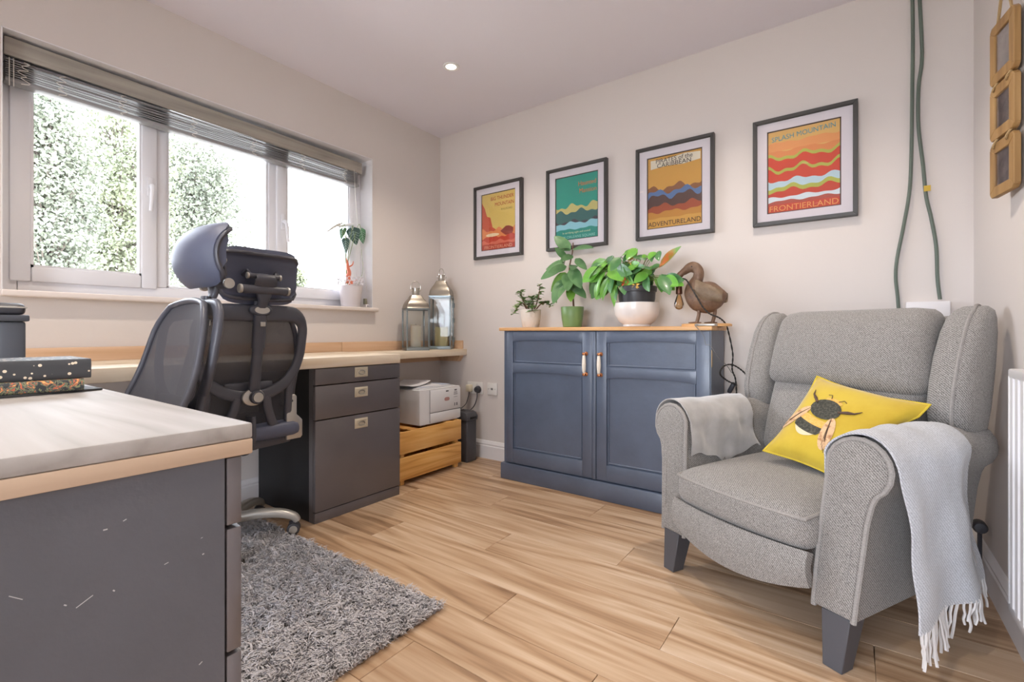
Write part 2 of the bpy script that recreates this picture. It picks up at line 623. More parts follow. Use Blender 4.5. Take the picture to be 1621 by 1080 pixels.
part('glazing_bead', join(box(FX - .026, FX - .008, -1.757, -1.745, 1.115, 1.99, .003), box(FX - .026, FX - .008, -1.275, -1.263, 1.115, 1.99, .003), box(FX - .026, FX - .008, -1.757, -1.263, 1.115, 1.127, .003)), m_upvc, win)
def handle(y, z, ang):
    h = part('handle', join(box(FX + .013, FX + .021, y - .012, y + .012, z - .045, z + .045, .004), cyl((FX + .02, y, z), (FX + .045, y, z), .010, 12, .002)), m_upvc, win)
    c_, s_ = math.cos(ang), math.sin(ang)
    pts = [(FX + .04, y, z), (FX + .052, y + s_ * .02, z - c_ * .02), (FX + .05, y + s_ * .06, z - c_ * .06), (FX + .045, y + s_ * .12, z - c_ * .12)]
    part('lever', tube(spline(pts, 5), [.0105] * 5 + [.0095] * 6 + [.008] * 5, 10), m_upvc, h)
q = onX(236, 300, FX); handle(q.y, q.z + .01, -.05)
q = onX(446, 352, FX); handle(q.y, q.z, .12)
q = onX(553, 356, FX); handle(q.y, q.z, -1.25)

# made-up glazed doors in the unseen wall, admitting fill light
dr = bpy.data.objects.new('added_door_1', None)
col.objects.link(dr)
dr['kind'] = 'structure'
for (a, b) in ((DX0, (DX0 + DX1) / 2), ((DX0 + DX1) / 2, DX1)):
    lf = part('added_door_leaf', join(box(a, a + .07, FY - .12, FY - .06, 0, DZ1, .006), box(b - .07, b, FY - .12, FY - .06, 0, DZ1, .006), box(a + .07, b - .07, FY - .12, FY - .06, 0, .12, .006), box(a + .07, b - .07, FY - .12, FY - .06, DZ1 - .07, DZ1, .006)), m_upvc, dr)
    part('pane', box(a + .06, b - .06, FY - .092, FY - .088, .11, DZ1 - .06), m_glass, lf, 0)

# ================================================================ outside
m_ground = M('pale_bounce_ground', 'b5b0a8', .9, var=(3, 'a5a29a', .35, .7))  # unseen ground, made pale and neutral to bounce daylight indoors
struct('ground', box(-60, 40, -40, 60, -.5, -.35), m_ground, 0)
m_leaf_o = M('willow_leaf', '858a78', .7, var=(.9, '73796a', .4, .65))
m_leaf_o2 = M('poplar_leaf', '8a8f72', .7, var=(.9, '787f69', .4, .65))
m_bark = M('grey_bark', '6b6259', .9, bump=(12, .6))
def tree(label, base, cen, rad, nb, nl, ll, mat, seed, trunk_r=.14):
    rs = np.random.RandomState(seed)
    base, cen = Vector(base), Vector(cen)
    t = thing('garden_tree', label, 'tree', base, 0, 'trees outside the window')
    L = cen - base
    tips = []
    limbs = [tube(spline([(0, 0, 0), (L.x * .3, L.y * .3, L.z * .45), (L.x, L.y, L.z + rad[2] * .6)], 6), [trunk_r * (1 - .8 * i / 12) for i in range(13)], 8)]
    while len(tips) < nb:
        v = rs.uniform(-1, 1, 3)
        d = np.linalg.norm(v)
        if d > 1 or d < .25: continue
        if v[2] > .6 and math.hypot(v[0], v[1]) > 1.15 - .75 * v[2]: continue
        p = Vector((L.x + v[0] * rad[0], L.y + v[1] * rad[1], L.z + v[2] * rad[2]))
        tips.append(p)
        s = Vector((L.x * .8, L.y * .8, max(L.z * .35, p.z - abs(rs.normal(.9, .4)))))
        limbs.append(tube([s, s.lerp(p, .55) + Vector((0, 0, .1)), p], [trunk_r * .22, trunk_r * .14, .008], 5))
    part('trunk', join(*limbs), m_bark, t)
    n = nb * nl
    c = np.repeat(np.array([tuple(p) for p in tips]), nl, 0)
    off = rs.normal(0, 1, (n, 3)) * np.array([.34, .34, .30]) * (rad[0] / 1.6)
    c = c + off
    d = rs.normal(0, 1, (n, 3)); d[:, 2] -= .5
    d /= np.linalg.norm(d, axis=1)[:, None]
    e = np.cross(d, rs.normal(0, 1, (n, 3)))
    e /= np.linalg.norm(e, axis=1)[:, None]
    l = (ll * rs.uniform(.6, 1.3, n))[:, None]
    ww = l * .28
    vv = np.stack([c, c + d * l * .5 + e * ww, c + d * l, c + d * l * .5 - e * ww], 1).reshape(-1, 3)
    me = bpy.data.meshes.new('foliage')
    me.vertices.add(4 * n)
    me.vertices.foreach_set('co', vv.ravel())
    me.loops.add(4 * n)
    me.loops.foreach_set('vertex_index', np.arange(4 * n))
    me.polygons.add(n)
    me.polygons.foreach_set('loop_start', np.arange(n) * 4)
    me.polygons.foreach_set('loop_total', np.full(n, 4))
    me.update()
    me.validate()
    me.materials.append(mat)
    o = put('foliage', me, t)
    o['kind'] = 'stuff'
    return t
def tree_at(u, vtop, vbot, halfpx, x, *a, **k):
    p, q = onX(u, vtop, x), onX(u, vbot, x)
    dd = (p - CAM).dot(FW)
    r = halfpx * dd / FPX
    c = (p + q) / 2
    return tree(k.pop('label'), (c.x, c.y + .2, -.35), c, (r, r, (p.z - q.z) / 2), *a, **k)
tree_at(70, 125, 470, 66, -12, 240, 100, .10, m_leaf_o, 1, label='tall thin-leaved pale green tree outside the left window sash')
tree_at(185, 160, 470, 70, -15, 240, 100, .12, m_leaf_o2, 2, label='dense yellowish green tree seen across the window handle mullion')
tree_at(305, 175, 470, 68, -18, 240, 100, .14, m_leaf_o, 3, label='rounded tree with open sky beside it behind fixed centre pane')
tree_at(463, 405, 470, 18, -24, 26, 90, .22, m_leaf_o2, 4, label='small distant tree showing beside the dark office chair headrest')

# ================================================================ venetian blind
m_val = wood('grey_wood_valance', ['8f8a82', 'a39d93', 'b0aa9f'], 1, 1.4, .5, False, .15, 2)
m_slat = M('grey_slat', '9a9a9a', .4)
m_cord = M('white_cord', 'e2dfd8', .8)
bl = thing('venetian_blind', 'grey wooden venetian blind pulled up at top of window', 'blind', (-.062, 0, 1.87))
def bpt(y, z): return z - 1.87
ya, yb = WY0 + .012, -.690
def tilt(g, k=.012): return [(p[0], p[1], p[2] - k * (p[1] - ya) / (yb - ya)) for p in g[0]], g[1]
part('valance', tilt(join(box(.014, .024, ya, yb, .096, .166, .003), box(-.02, .016, yb - .010, yb, .096, .166, .002)), .022), m_val, bl)
part('headrail', tilt(box(-.038, .010, ya + .01, yb - .012, .11, .158, .003), .018), m_slat, bl)
rs = random.Random(3)
for i in range(9):
    z = .016 + i * .0085
    sg = rs.uniform(-.004, .004)
    def slat(u, v, z=z, sg=sg):
        y = ya + .006 + (yb - ya - .02) * u
        return (-.038 + .049 * v, y, z + .003 * math.sin(PI * v) - .012 * u + sg * math.sin(PI * u * 2) + (.006 * (i / 8) * math.sin(PI * u)))
    part('slat', shell(14, 4, slat, .003), m_slat, bl)
part('bottom_rail', tilt(box(-.040, .013, ya + .004, yb - .012, 0, .014, .004)), m_slat, bl)
for k_, u in enumerate((40, 100, 197, 310, 405, 483, 550)):
    y = onX(u, 200, -.02).y
    zz = .09 - .012 * (y - ya) / (yb - ya)
    pts = []
    for j in range(26):
        a = j / 25
        pts.append((.017 + .004 * math.sin(a * 19), y + .012 * math.sin(a * 23 + k_) + .006 * math.sin(a * 9), zz - .002 - a * .088))
    part('ladder_cord', tube(pts, .0016, 5), m_cord, bl)
for u in (18, 25):
    y = onX(u, 90, 0).y
    part('lift_cord', tube([(.018, y, .09), (.020, y, -.02)], .0016, 5), m_cord, bl)
q = onX(563, 300, -.02)
cp = [onX(u, v, -.040) - Vector((-.062, 0, 1.87)) for u, v in ((564, 330), (570, 390), (577, 430), (581, 462))]
part('lift_cord', tube(spline([(.026, q.y, .085)] + cp, 5), .0014, 5), m_cord, bl)

# ================================================================ recessed ceiling lights
m_lampw = M('white_enamel', 'efefef', .3)
m_bulb = emit('warm_lamp', 'ffe6c8', 4)
def downlight(x, y, label):
    t = thing('ceiling_downlight', label, 'light', (x, y, H), 0, 'recessed downlights')
    part('trim_ring', lathe([(.030, -.0005), (.046, -.0005), (.046, -.004), (.040, -.007), (.030, -.005)], 32, False), m_lampw, t)
    part('lamp', lathe([(.001, -.002), (.030, -.002), (.030, -.0005)], 24), m_bulb, t)
    l = bpy.data.lights.new('downlight_beam', 'SPOT')
    l.energy = 28
    l.color = (1, .88, .74)
    l.spot_size = math.radians(120)
    l.spot_blend = .9
    l.shadow_soft_size = .03
    o = bpy.data.objects.new('downlight_beam', l)
    col.objects.link(o)
    o.parent = t
    o.location = (0, 0, -.012)
q = onZ(714, 105, H)
downlight(q.x, q.y, 'unseen recessed downlight added to fill the room with light')
for (x, y) in ((2.25, -.70), (.75, -2.3), (2.25, -2.3), (.75, -3.9), (2.25, -3.9)): downlight(x, y, 'unseen recessed downlight added to fill the room with light')  # downlights out of view, added for fill light
# ================================================================ worktop along the window wall
wt = thing('window_worktop', 'long pale wooden worktop fixed along the window wall', 'worktop', (0, 0, .73))
part('board', box(.002, .562, -2.96, -.884, 0, .050, .004), m_pine, wt)
part('upstand', box(.002, .022, -2.96, -.884, .050, .108, .002), m_upst, wt)
sh = thing('corner_shelf', 'narrow pale wood shelf in the corner under two lanterns', 'shelf', (0, 0, .73))
part('board', box(.002, .275, -.882, -.002, 0, .046, .003), m_pine, sh)
part('upstand', box(.002, .022, -.882, -.002, .046, .108, .002), m_upst, sh)
part('upstand', box(.022, .240, -.020, -.002, .046, .108, .002), m_upst, sh)
part('batten', prism([(.022, -.0005), (.245, -.0005), (.215, -.045), (.022, -.045)], -.045, -.002), m_upst, sh)
part('batten', box(.002, .045, -.874, -.046, -.045, -.0005, .002), m_upst, sh)

# ---------------------------------------------------------------- drawer pedestals
m_pull = M('nickel_label_pull', 'd6cdb9', .35, .35)
def pedestal(label, loc, rz, pulls=True, w=.508, d=.55, ht=.7285):
    """local: drawers face -y, x across"""
    t = thing('drawer_pedestal', label, 'drawer unit', loc, rz)
    part('carcass', join(box(-w / 2, -w / 2 + .018, -d + (.0525 if pulls else .0205), 0, .0, ht), box(w / 2 - .018, w / 2, -d + (.0525 if pulls else .0205), 0, .0, ht), box(-w / 2 + .018, w / 2 - .018, -.01, 0, .05, ht), box(-w / 2 + .018, w / 2 - .018, -d + .060, 0, .71, ht), box(-w / 2 + .018, w / 2 - .018, -d + .021, 0, .05, .068)), m_black, t, 0)
    if pulls:
      for s_ in (-1, 1): part('side_edge', box(min(s_ * (w / 2 - .018), s_ * (w / 2 + .0006)), max(s_ * (w / 2 - .018), s_ * (w / 2 + .0006)), -d + .0195, -d + .052, .0, ht - .0005), m_black, t, 0)
    part('plinth', box(-w / 2, w / 2, -d + .004, -d + .020, 0, .048, .001), m_black, t)
    for (z0, z1, zp) in ((.650, ht - .0015, .697), (.486, .645, .596), (.053, .481, .437)):
        dd = part('drawer_front', box(-w / 2, w / 2, -d, -d + .018, z0, z1, .0018), m_black, t)
        if pulls:
            pl = part('pull', join(cbox(0, -d - .001, zp, .078, .004, .050, .0012), cbox(0, -d - .004, zp + .016, .066, .004, .006, .001), cbox(0, -d - .004, zp - .016, .066, .004, .006, .001), cbox(-.031, -d - .004, zp, .005, .004, .032, .001), cbox(.031, -d - .004, zp, .005, .004, .032, .001)), m_pull, dd)
            rg = [(.019 * math.cos(a), -d - .006, zp - .001 + .010 * math.sin(a)) for a in [2 * PI * k / 16 for k in range(16)]]
            part('ring', tube(rg, .002, 6, True), m_steel, dd)
    return t
ped = pedestal('charcoal three-drawer pedestal with nickel pulls beside the wooden crate', (.020, -1.134, 0), PI / 2, d=.533)
[c for c in ped.children if c.name.startswith('carcass')][0].data.materials[0] = m_blackin  # kneehole shade put into the carcass colour

# ---------------------------------------------------------------- foreground desk
SK = math.radians(2.5)
m_low = wood('peach_pine_edge', ['b39a84', 'bfa68f', 'cbb49d'], 1, .8, .55, True, .2, 2.0)
dk = thing('return_desk', 'thick pale timber desk top carrying two pattern-covered books', 'desk', (1.943, -2.332, .739))
def skew(g): return [(p[0] + (p[1]) * math.tan(SK) * max(0, 1 + p[0] / .6), p[1], p[2]) for p in g[0]], g[1]
part('board', skew(box(-1.36, 0, -.62, 0, .0205, .041, .003)), m_pinex, dk)
part('lower_board', skew(box(-1.36, 0, -.62, 0, 0, .0203, .002)), m_low, dk)
p2 = pedestal('dark drawer pedestal with scratched side under the foreground desk', (1.935 - .254, -2.345, 0), PI - SK, False, .508, .55, .7385)
p2.location = (1.937 - .254 - .024, -2.333 - .549, 0)
m_scr = M('scratched_charcoal', '54555b', .5, var=(2.2, '5f6067', .35, .65), bump=(120, .12))
for ch in list(p2.children):
    if ch.name.startswith('carcass'): ch.data.materials[0] = m_scr
m_scuff = M('white_scuff', 'b9b9bb', .7)
rs = random.Random(11)
sc = []
for i in range(46):
    yy, zz = rs.uniform(-.51, -.08), .70 - abs(rs.gauss(0, .16))
    if zz < .1: continue
    l, a = rs.uniform(.0008, .0022), rs.uniform(-.6, .9)
    if i % 9 == 0: l = rs.uniform(.006, .016)
    t_ = rs.uniform(.0003, .0008)
    c_, s_ = math.cos(a), math.sin(a)
    x = -.2542
    sc.append(([(x, yy - c_ * l - s_ * t_, zz - s_ * l + c_ * t_), (x, yy + c_ * l - s_ * t_, zz + s_ * l + c_ * t_), (x, yy + c_ * l + s_ * t_, zz + s_ * l - c_ * t_), (x, yy - c_ * l + s_ * t_, zz - s_ * l - c_ * t_)], [(0, 1, 2, 3)]))
part('scuff_marks', join(*sc), m_scuff, p2, 0)

# ---------------------------------------------------------------- things on the desk
m_dots = bpy.data.materials.new('dotted_cover')
m_dots.use_nodes = True
def dotmat(m, base, dot, scale, size, rough=.5):
    t = m.node_tree
    b = t.nodes['Principled BSDF']
    b.inputs['Roughness'].default_value = rough
    tcn = t.nodes.new('ShaderNodeTexCoord')
    v = t.nodes.new('ShaderNodeTexVoronoi')
    v.inputs['Scale'].default_value = scale
    v.inputs['Randomness'].default_value = .9
    lt = t.nodes.new('ShaderNodeMath')
    lt.operation = 'LESS_THAN'
    lt.inputs[1].default_value = size
    mx = t.nodes.new('ShaderNodeMix')
    mx.data_type = 'RGBA'
    mx.inputs['A'].default_value = lin(base)
    mx.inputs['B'].default_value = lin(dot)
    t.links.new(tcn.outputs['Object'], v.inputs['Vector'])
    t.links.new(v.outputs['Distance'], lt.inputs[0])
    t.links.new(lt.outputs[0], mx.inputs['Factor'])
    t.links.new(mx.outputs['Result'], b.inputs['Base Color'])
dotmat(m_dots, '44464a', 'efe0c8', 78, .22)
m_floral = bpy.data.materials.new('floral_cover')
m_floral.use_nodes = True
t = m_floral.node_tree
b = t.nodes['Principled BSDF']
b.inputs['Roughness'].default_value = .6
tcn = t.nodes.new('ShaderNodeTexCoord')
n = t.nodes.new('ShaderNodeTexNoise')
n.inputs['Scale'].default_value = 55
n.inputs['Distortion'].default_value = 2.5
r_ = t.nodes.new('ShaderNodeValToRGB')
cr = r_.color_ramp
cr.interpolation = 'CONSTANT'
cr.elements[0].color = lin('3d4043')
cr.elements[0].position = 0
cr.elements[1].color = lin('8b8f6a')
cr.elements[1].position = .47
for p_, c_ in ((.53, '5a5f5c'), (.59, 'd0714f'), (.66, 'e2b56c')):
    e = cr.elements.new(p_)
    e.color = lin(c_)
t.links.new(tcn.outputs['Object'], n.inputs['Vector'])
t.links.new(n.outputs['Fac'], r_.inputs[0])
t.links.new(r_.outputs[0], b.inputs['Base Color'])
m_paper = M('page_edges', 'e6dfd0', .8)
def book(label, x1, y1, z0, z1, wx, wy, m, rz):
    t = thing('book', label, 'book', (x1, y1, z0), rz)
    h = z1 - z0
    part('cover', join(box(-wx, -.004, -wy, 0, 0, .003, .001), box(-wx, -.004, -wy, 0, h - .003, h, .001), sweep([(-.004, -wy, h / 2), (-.004, 0, h / 2)], h, .010, (1, 0, 0), 12)), m, t)
    part('pages', box(-wx + .004, -.005, -wy + .003, -.003, .003, h - .003), m_paper, t, 0)
    return t
m_mat = M('dark_folder', '3a3b3e', .6)
tag(part('desk_folder', xf(box(-.24, 0, -.33, 0, 0, .004, .001), Matrix.Translation((1.330, -2.3425, .7805)) @ Matrix.Rotation(.10, 4, 'Z')), m_mat), 'thin dark folder lying flat beneath the two stacked books', 'folder')
book('floral patterned book beneath the spotted book on the desk', 1.345, -2.375, .7848, .8075, .17, .24, m_floral, -.05)
book('charcoal book with cream dots on top of floral book', 1.335, -2.362, .8078, .8465, .17, .25, m_dots, -.02)
rsr = thing('monitor_riser', 'dark grey plastic riser stand at far end of the desk', 'stand', (.72, -2.385, .78))
m_riser = M('grey_riser', '55585f', .5)
part('platform', box(-.24, 0, -.36, .028, .150, .168, .004), m_riser, rsr)
for yy in (0, -.33):
    part('leg', box(-.075, -.012, yy - .03, yy + .022, .0005, .1495, .006), m_riser, rsr)
    part('leg', box(-.235, -.172, yy - .03, yy + .022, .0005, .1495, .006), m_riser, rsr)
ms = thing('computer_mouse', 'black and silver computer mouse on the riser stand', 'mouse', (.66, -2.395, .9485))
part('body', rcube(.058, .034, .014, .012, 6, lambda p: (p.x, p.y * (1 - .12 * (p.x / .058) ** 2), p.z + .014 + .006 * (1 - (p.x / .058) ** 2) * (1 if p.z > 0 else 0))), m_dkplas, ms)
part('trim_band', rcube(.059, .0345, .003, .003, 4, lambda p: (p.x, p.y, p.z + .020)), m_silver, ms)

# ================================================================ corner: lanterns, crate, printer, shredder, sockets
m_lant = M('satin_nickel_lantern', '9b948a', .34, .9)
m_lant2 = M('blue_grey_metal', '8d9699', .35, .8)
m_lglass = glass('lantern_glass', (.96, .98, .97, 1))
m_wax1 = M('ivory_wax', 'f0e8d6', .5, sub=.3)
m_wax2 = M('cream_wax', 'ecdfae', .5, sub=.3)
def lantern(label, loc, rz, s, zb, zr, zn, ring_ang, cand, door):
    """s half width, zb top of glass body, zr top of roof, zn top of neck"""
    t = thing('candle_lantern', label, 'lantern', loc, rz)
    part('base', join(box(-s, s, -s, s, 0, .016, .002), box(-s + .004, s - .004, -s + .004, s - .004, .016, .022)), m_lant2, t)
    for sx in (-1, 1):
        for sy in (-1, 1):
            part('post', box(sx * s - (.010 if sx > 0 else 0), sx * s + (.010 if sx < 0 else 0), sy * s - (.010 if sy > 0 else 0), sy * s + (.010 if sy < 0 else 0), .016, zb, .0015), m_lant2, t)
    part('top_rim', join(box(-s, s, -s, -s + .010, zb - .012, zb), box(-s, s, s - .010, s, zb - .012, zb), box(-s, -s + .010, -s + .01, s - .01, zb - .012, zb), box(s - .010, s, -s + .01, s - .01, zb - .012, zb)), m_lant2, t)
    for k in range(4):
        g = ([(-s + .010, -s + .0045, .022), (s - .010, -s + .0045, .022), (s - .010, -s + .0045, zb - .012), (-s + .010, -s + .0045, zb - .012)], [(0, 1, 2, 3)])
        part('pane', xf(g, Matrix.Rotation(k * PI / 2, 4, 'Z')), m_lglass, t, 0)
    rings = []
    for i in range(11):
        a = i / 10
        hw = s * 1.03 * (1 - a) ** 1.0 + s * .42 * a + s * .10 * math.sin(PI * a)
        hw = s * (1.06 if a < .05 else 1) * (1 - .56 * (a ** 1.1) + .10 * math.sin(PI * min(1, a * 1.3)))
        rings.append(superring(0, 0, zb + (zr - zb) * a, hw, hw, 14, 32))
    part('roof', loft(rings), m_lant, t, 30)
    part('neck', join(lathe([(.022, zr), (.024, zr + .004), (.024, zn - .006), (.026, zn - .004), (.026, zn)], 20), cyl((-.034, 0, zn - .014), (.034, 0, zn - .014), .006, 10)), m_steel, t)
    R = .034
    g = tube([(R * math.cos(a), 0, R * 1.25 * math.sin(a)) for a in [-.35 + (PI + .7) * k / 20 for k in range(21)]], .0028, 8)
    part('carry_ring', xf(g, Matrix.Translation((0, 0, zn + .004)) @ Matrix.Rotation(ring_ang, 4, 'Z')), m_steel, t)
    if door:
        part('hinge', join(*[cyl((s + .003, s - .005, z), (s + .003, s - .005, z + .035), .004, 8) for z in (.05, zb * .5, zb - .08)]), m_lant2, t)
    cm, cr_, ch, tilt_ = cand
    pr = [(.004, 0), (cr_ - .002, 0), (cr_, .003), (cr_, ch - .004)]
    c = thing('pillar_candle', label.replace('lantern', 'candle') if False else cand[3], 'candle', Vector(loc) + Vector((0, 0, .0225)), 0, None)
    n = 24
    body = lathe(pr, n, True)
    top = loft([[(rr * math.cos(2 * PI * k / n), rr * math.sin(2 * PI * k / n), z + (.006 * math.sin(2 * PI * k / n * 2 + .5) if rr > cr_ * .6 else 0)) for k in range(n)] for rr, z in ((cr_, ch - .004), (cr_ - .002, ch), (cr_ - .008, ch - .004), (cr_ * .4, ch - .008), (.002, ch - .008))])
    part('wax', join(body, top), cm, c)
    part('wick', cyl((0, 0, ch - .01), (.001, 0, ch + .008), .0012, 6), m_blackin, c)
    return t
zs_ = .7765
q = onX(658, 552, .160)
lantern('shorter nickel candle lantern with upright round handle', (q.x, q.y, zs_), YAW + .42, .078, .285, .375, .425, 0, (m_wax1, .036, .150, 'slim ivory pillar candle inside the shorter lantern'), False)
q = onX(699, 552, .155)
lantern('taller nickel candle lantern with side hinges in the corner', (q.x, q.y, zs_), YAW - .02, .079, .385, .495, .540, 1.15, (m_wax2, .047, .138, 'wide cream pillar candle inside the taller lantern'), True)

# crate
ct = thing('wooden_crate', 'orange pine slatted crate standing under the white printer', 'crate', (.46, -.80, 0))
CW, CD, CH = .53, .36, .315
for (z0, z1) in ((.030, .165), (.185, .315)):
    part('slat', box(-.012, 0, 0, CW, z0, z1, .003), m_crate, ct)
    part('slat', box(-CD, -CD + .012, 0, CW, z0, z1, .003), m_crate, ct)
    part('slat', box(-CD + .014, -.014, -.0, .016, z0, z1, .003), m_crate, ct)
    part('slat', box(-CD + .014, -.014, CW - .016, CW, z0, z1, .003), m_crate, ct)
for yy in (.018, CW - .046):
    for xx in (-.040, -CD + .014):
        part('corner_post', box(xx, xx + .026, yy, yy + .028, .0005, .31, .002), m_crate, ct)
for k in range(4):
    part('bottom_slat', box(-CD + .014 + k * .085, -CD + .085 + k * .085, .018, CW - .018, .030, .042, .002), m_crate, ct)
for yy in (.10, .40):
    part('top_slat', box(-CD + .013, -.013, yy, yy + .06, .303, .3145, .002), m_crate, ct)

# printer
m_print = M('white_printer_plastic', 'dfe0e3', .4)
m_printd = M('pale_grey_plastic', 'c9cacf', .45)
m_gap = M('dark_gap', '6e6e74', .6)
m_logo = M('faded_red_logo', 'b98b88', .5)
pr = thing('laser_printer', 'white laser printer on the crate with papers lying on it', 'printer', (.43, -.615, .3152))
PWY, PDX, PHZ = .375, .36, .222
part('body', join(prism([(-PDX, .0), (-.035, 0), (-.012, .008), (-.002, .03), (0, .06), (0, PWY - .03), (-.006, PWY - .008), (-.03, PWY), (-PDX, PWY)], .008, PHZ, 'z'), box(-PDX + .02, -.02, .02, PWY - .02, 0, .008)), m_print, pr, 30)
part('front_panel', box(-.004, .003, .085, PWY - .008, .075, PHZ - .008, .003), m_print, pr)
part('paper_tray', box(-.004, .003, .085, PWY - .008, .012, .070, .003), m_print, pr)
part('top_lid', box(-PDX + .01, -.04, .03, PWY - .03, PHZ - .001, PHZ + .006, .004), m_printd, pr)
part('panel_gap', join(box(-.003, .0008, .083, PWY - .004, .0705, .0745), box(-.003, .0008, .081, .0845, .012, PHZ - .004)), m_gap, pr, 0)
part('badge', [(.0036, .235 + .022 * math.cos(a), .150 + .011 * math.sin(a)) for a in [2 * PI * k / 20 for k in range(20)]] and ([(.0036, .235 + math.copysign(abs(math.cos(a)) ** .7, math.cos(a)) * .024, .148 + math.copysign(abs(math.sin(a)) ** .7, math.sin(a)) * .012) for a in [2 * PI * k / 24 for k in range(24)]], [tuple(range(24))]), m_logo, pr, 0)
lb = []
for (yy, zz, a, b_) in ((.318, .200, .016, .005), (.318, .188, .022, .0015), (.318, .181, .024, .0015), (.318, .172, .026, .002), (.318, .155, .024, .001), (.310, .105, .006, .010), (.330, .105, .008, .010)):
    lb.append(box(.0032, .0036, yy - a / 2 * 1.4, yy + a / 2 * 1.4, zz - b_, zz + b_))
part('printed_label', join(*lb), m_gap, pr, 0)
part('vent_mark', box(.0032, .0036, .225, .25, .196, .203), m_blackin, pr, 0)
m_sheet = M('white_paper', 'e4e4ea', .8)
m_sheetb = M('bluish_printed_paper', 'b9c3d6', .7)
m_sheetg = M('grey_printed_paper', '8b8d95', .7)
for i, (x, y, rz, mm, lab, cu) in enumerate(((-.19, .22, .10, m_sheetb, 'pale blue printed sheet under loose papers on the printer', 0), (-.21, .16, -.35, m_sheet, 'white paper sheet lying over the blue sheet on printer', 0), (-.23, .09, .36, m_sheetg, 'grey printed leaflet curling up on top of the printer', .016), (-.235, .095, .30, m_sheet, 'top white sheet on the pile of printer papers', .017))):
    def pf(u, v, cu=cu): return ((u - .5) * .21, (v - .5) * .297, cu * (2 * abs(v - .45)) ** 2)
    g = shell(4, 8, pf, .0008)
    o = tag(part('paper_sheet', g, mm, None), lab, 'paper')
    o.location = (.43 + x, -.615 + y, .3152 + PHZ + .0068 + (0, .0012, .0024, .0062)[i])
    o.rotation_euler = (0, 0, rz)

# shredder
m_shred = M('black_shredder_plastic', '4b4b50', .45)
sd = thing('paper_shredder', 'slim black paper shredder standing behind the wooden crate', 'shredder', (.440, -.195, 0))
part('bin', bevel(prism([(-.30, .006), (-.004, .006), (0, .012), (0, .100), (-.004, .106), (-.30, .106)], .002, .285, 'z'), .002), m_shred, sd)
part('head', bevel(join(prism([(-.305, .287), (.006, .287), (.008, .315), (-.008, .340), (-.03, .347), (-.29, .347), (-.305, .34)], 0, .112, 'y')), .005), m_shred, sd)
part('slot', box(-.26, -.06, .045, .060, .3472, .3482), m_blackin, sd, 0)
part('grip', box(.003, .0092, .03, .095, .297, .312, .001), m_blackin, sd)

# sockets
m_sock = M('white_socket_plastic', 'e5e2de', .35)
def plate(label, x0, x1, z0, z1):
    t = thing('wall_socket', label, 'socket', ((x0 + x1) / 2, -.0005, z0))
    w_, h_ = x1 - x0, z1 - z0
    part('plate', box(-w_ / 2, w_ / 2, -.010, 0, 0, h_, .003), m_sock, t)
    return t, w_, h_
t, w_, h_ = plate('white double wall socket with black plug beside the corner', .286, .432, .452, .538)
for sx in (-.018, .018): part('switch', cbox(sx, -.011, .070, .010, .004, .014, .001), m_sock, t)
pg = thing('power_plug', 'black power plug pushed into the double wall socket', 'plug', (.397, -.0115, .487))
part('body', join(xf(lathe([(.005, 0), (.022, 0), (.026, .004), (.026, .016), (.020, .030), (.008, .034)], 18), Matrix.Rotation(PI / 2, 4, 'X'))), m_dkplas, pg)
part('flex', tube(spline([(0, -.02, -.022), (.004, -.026, -.06), (-.014, -.030, -.11), (-.04, -.036, -.142), (-.052, -.05, -.158), (-.06, -.08, -.150), (-.06, -.10, -.1385)], 6), .0035, 6), m_dkplas, pg)
pg = thing('charger_plug', 'cream plug-in adapter in the double wall socket', 'plug', (.320, -.0115, .480))
part('body', cbox(0, -.018, .012, .040, .036, .050, .005), M('cream_plastic', 'e0d6bd', .4), pg)
part('flex', tube(spline([(0, -.018, -.012), (-.004, -.022, -.05), (-.012, -.04, -.10), (-.02, -.075, -.125), (-.02, -.10, -.1305)], 6), .003, 6), m_dkplas, pg)
t, w_, h_ = plate('white single telephone socket by the charcoal sideboard', .472, .560, .453, .540)
part('jack', cbox(.0, -.0108, .044, .018, .003, .014, .001), M('socket_grey', '8d8a88', .5), t)
for sx in (-.028, .028): part('screw', xf(lathe([(.001, .0), (.0035, 0), (.0035, .0015), (.001, .002)], 10), Matrix.Translation((sx, -.010, .044)) @ Matrix.Rotation(PI / 2, 4, 'X')), m_steel, t)
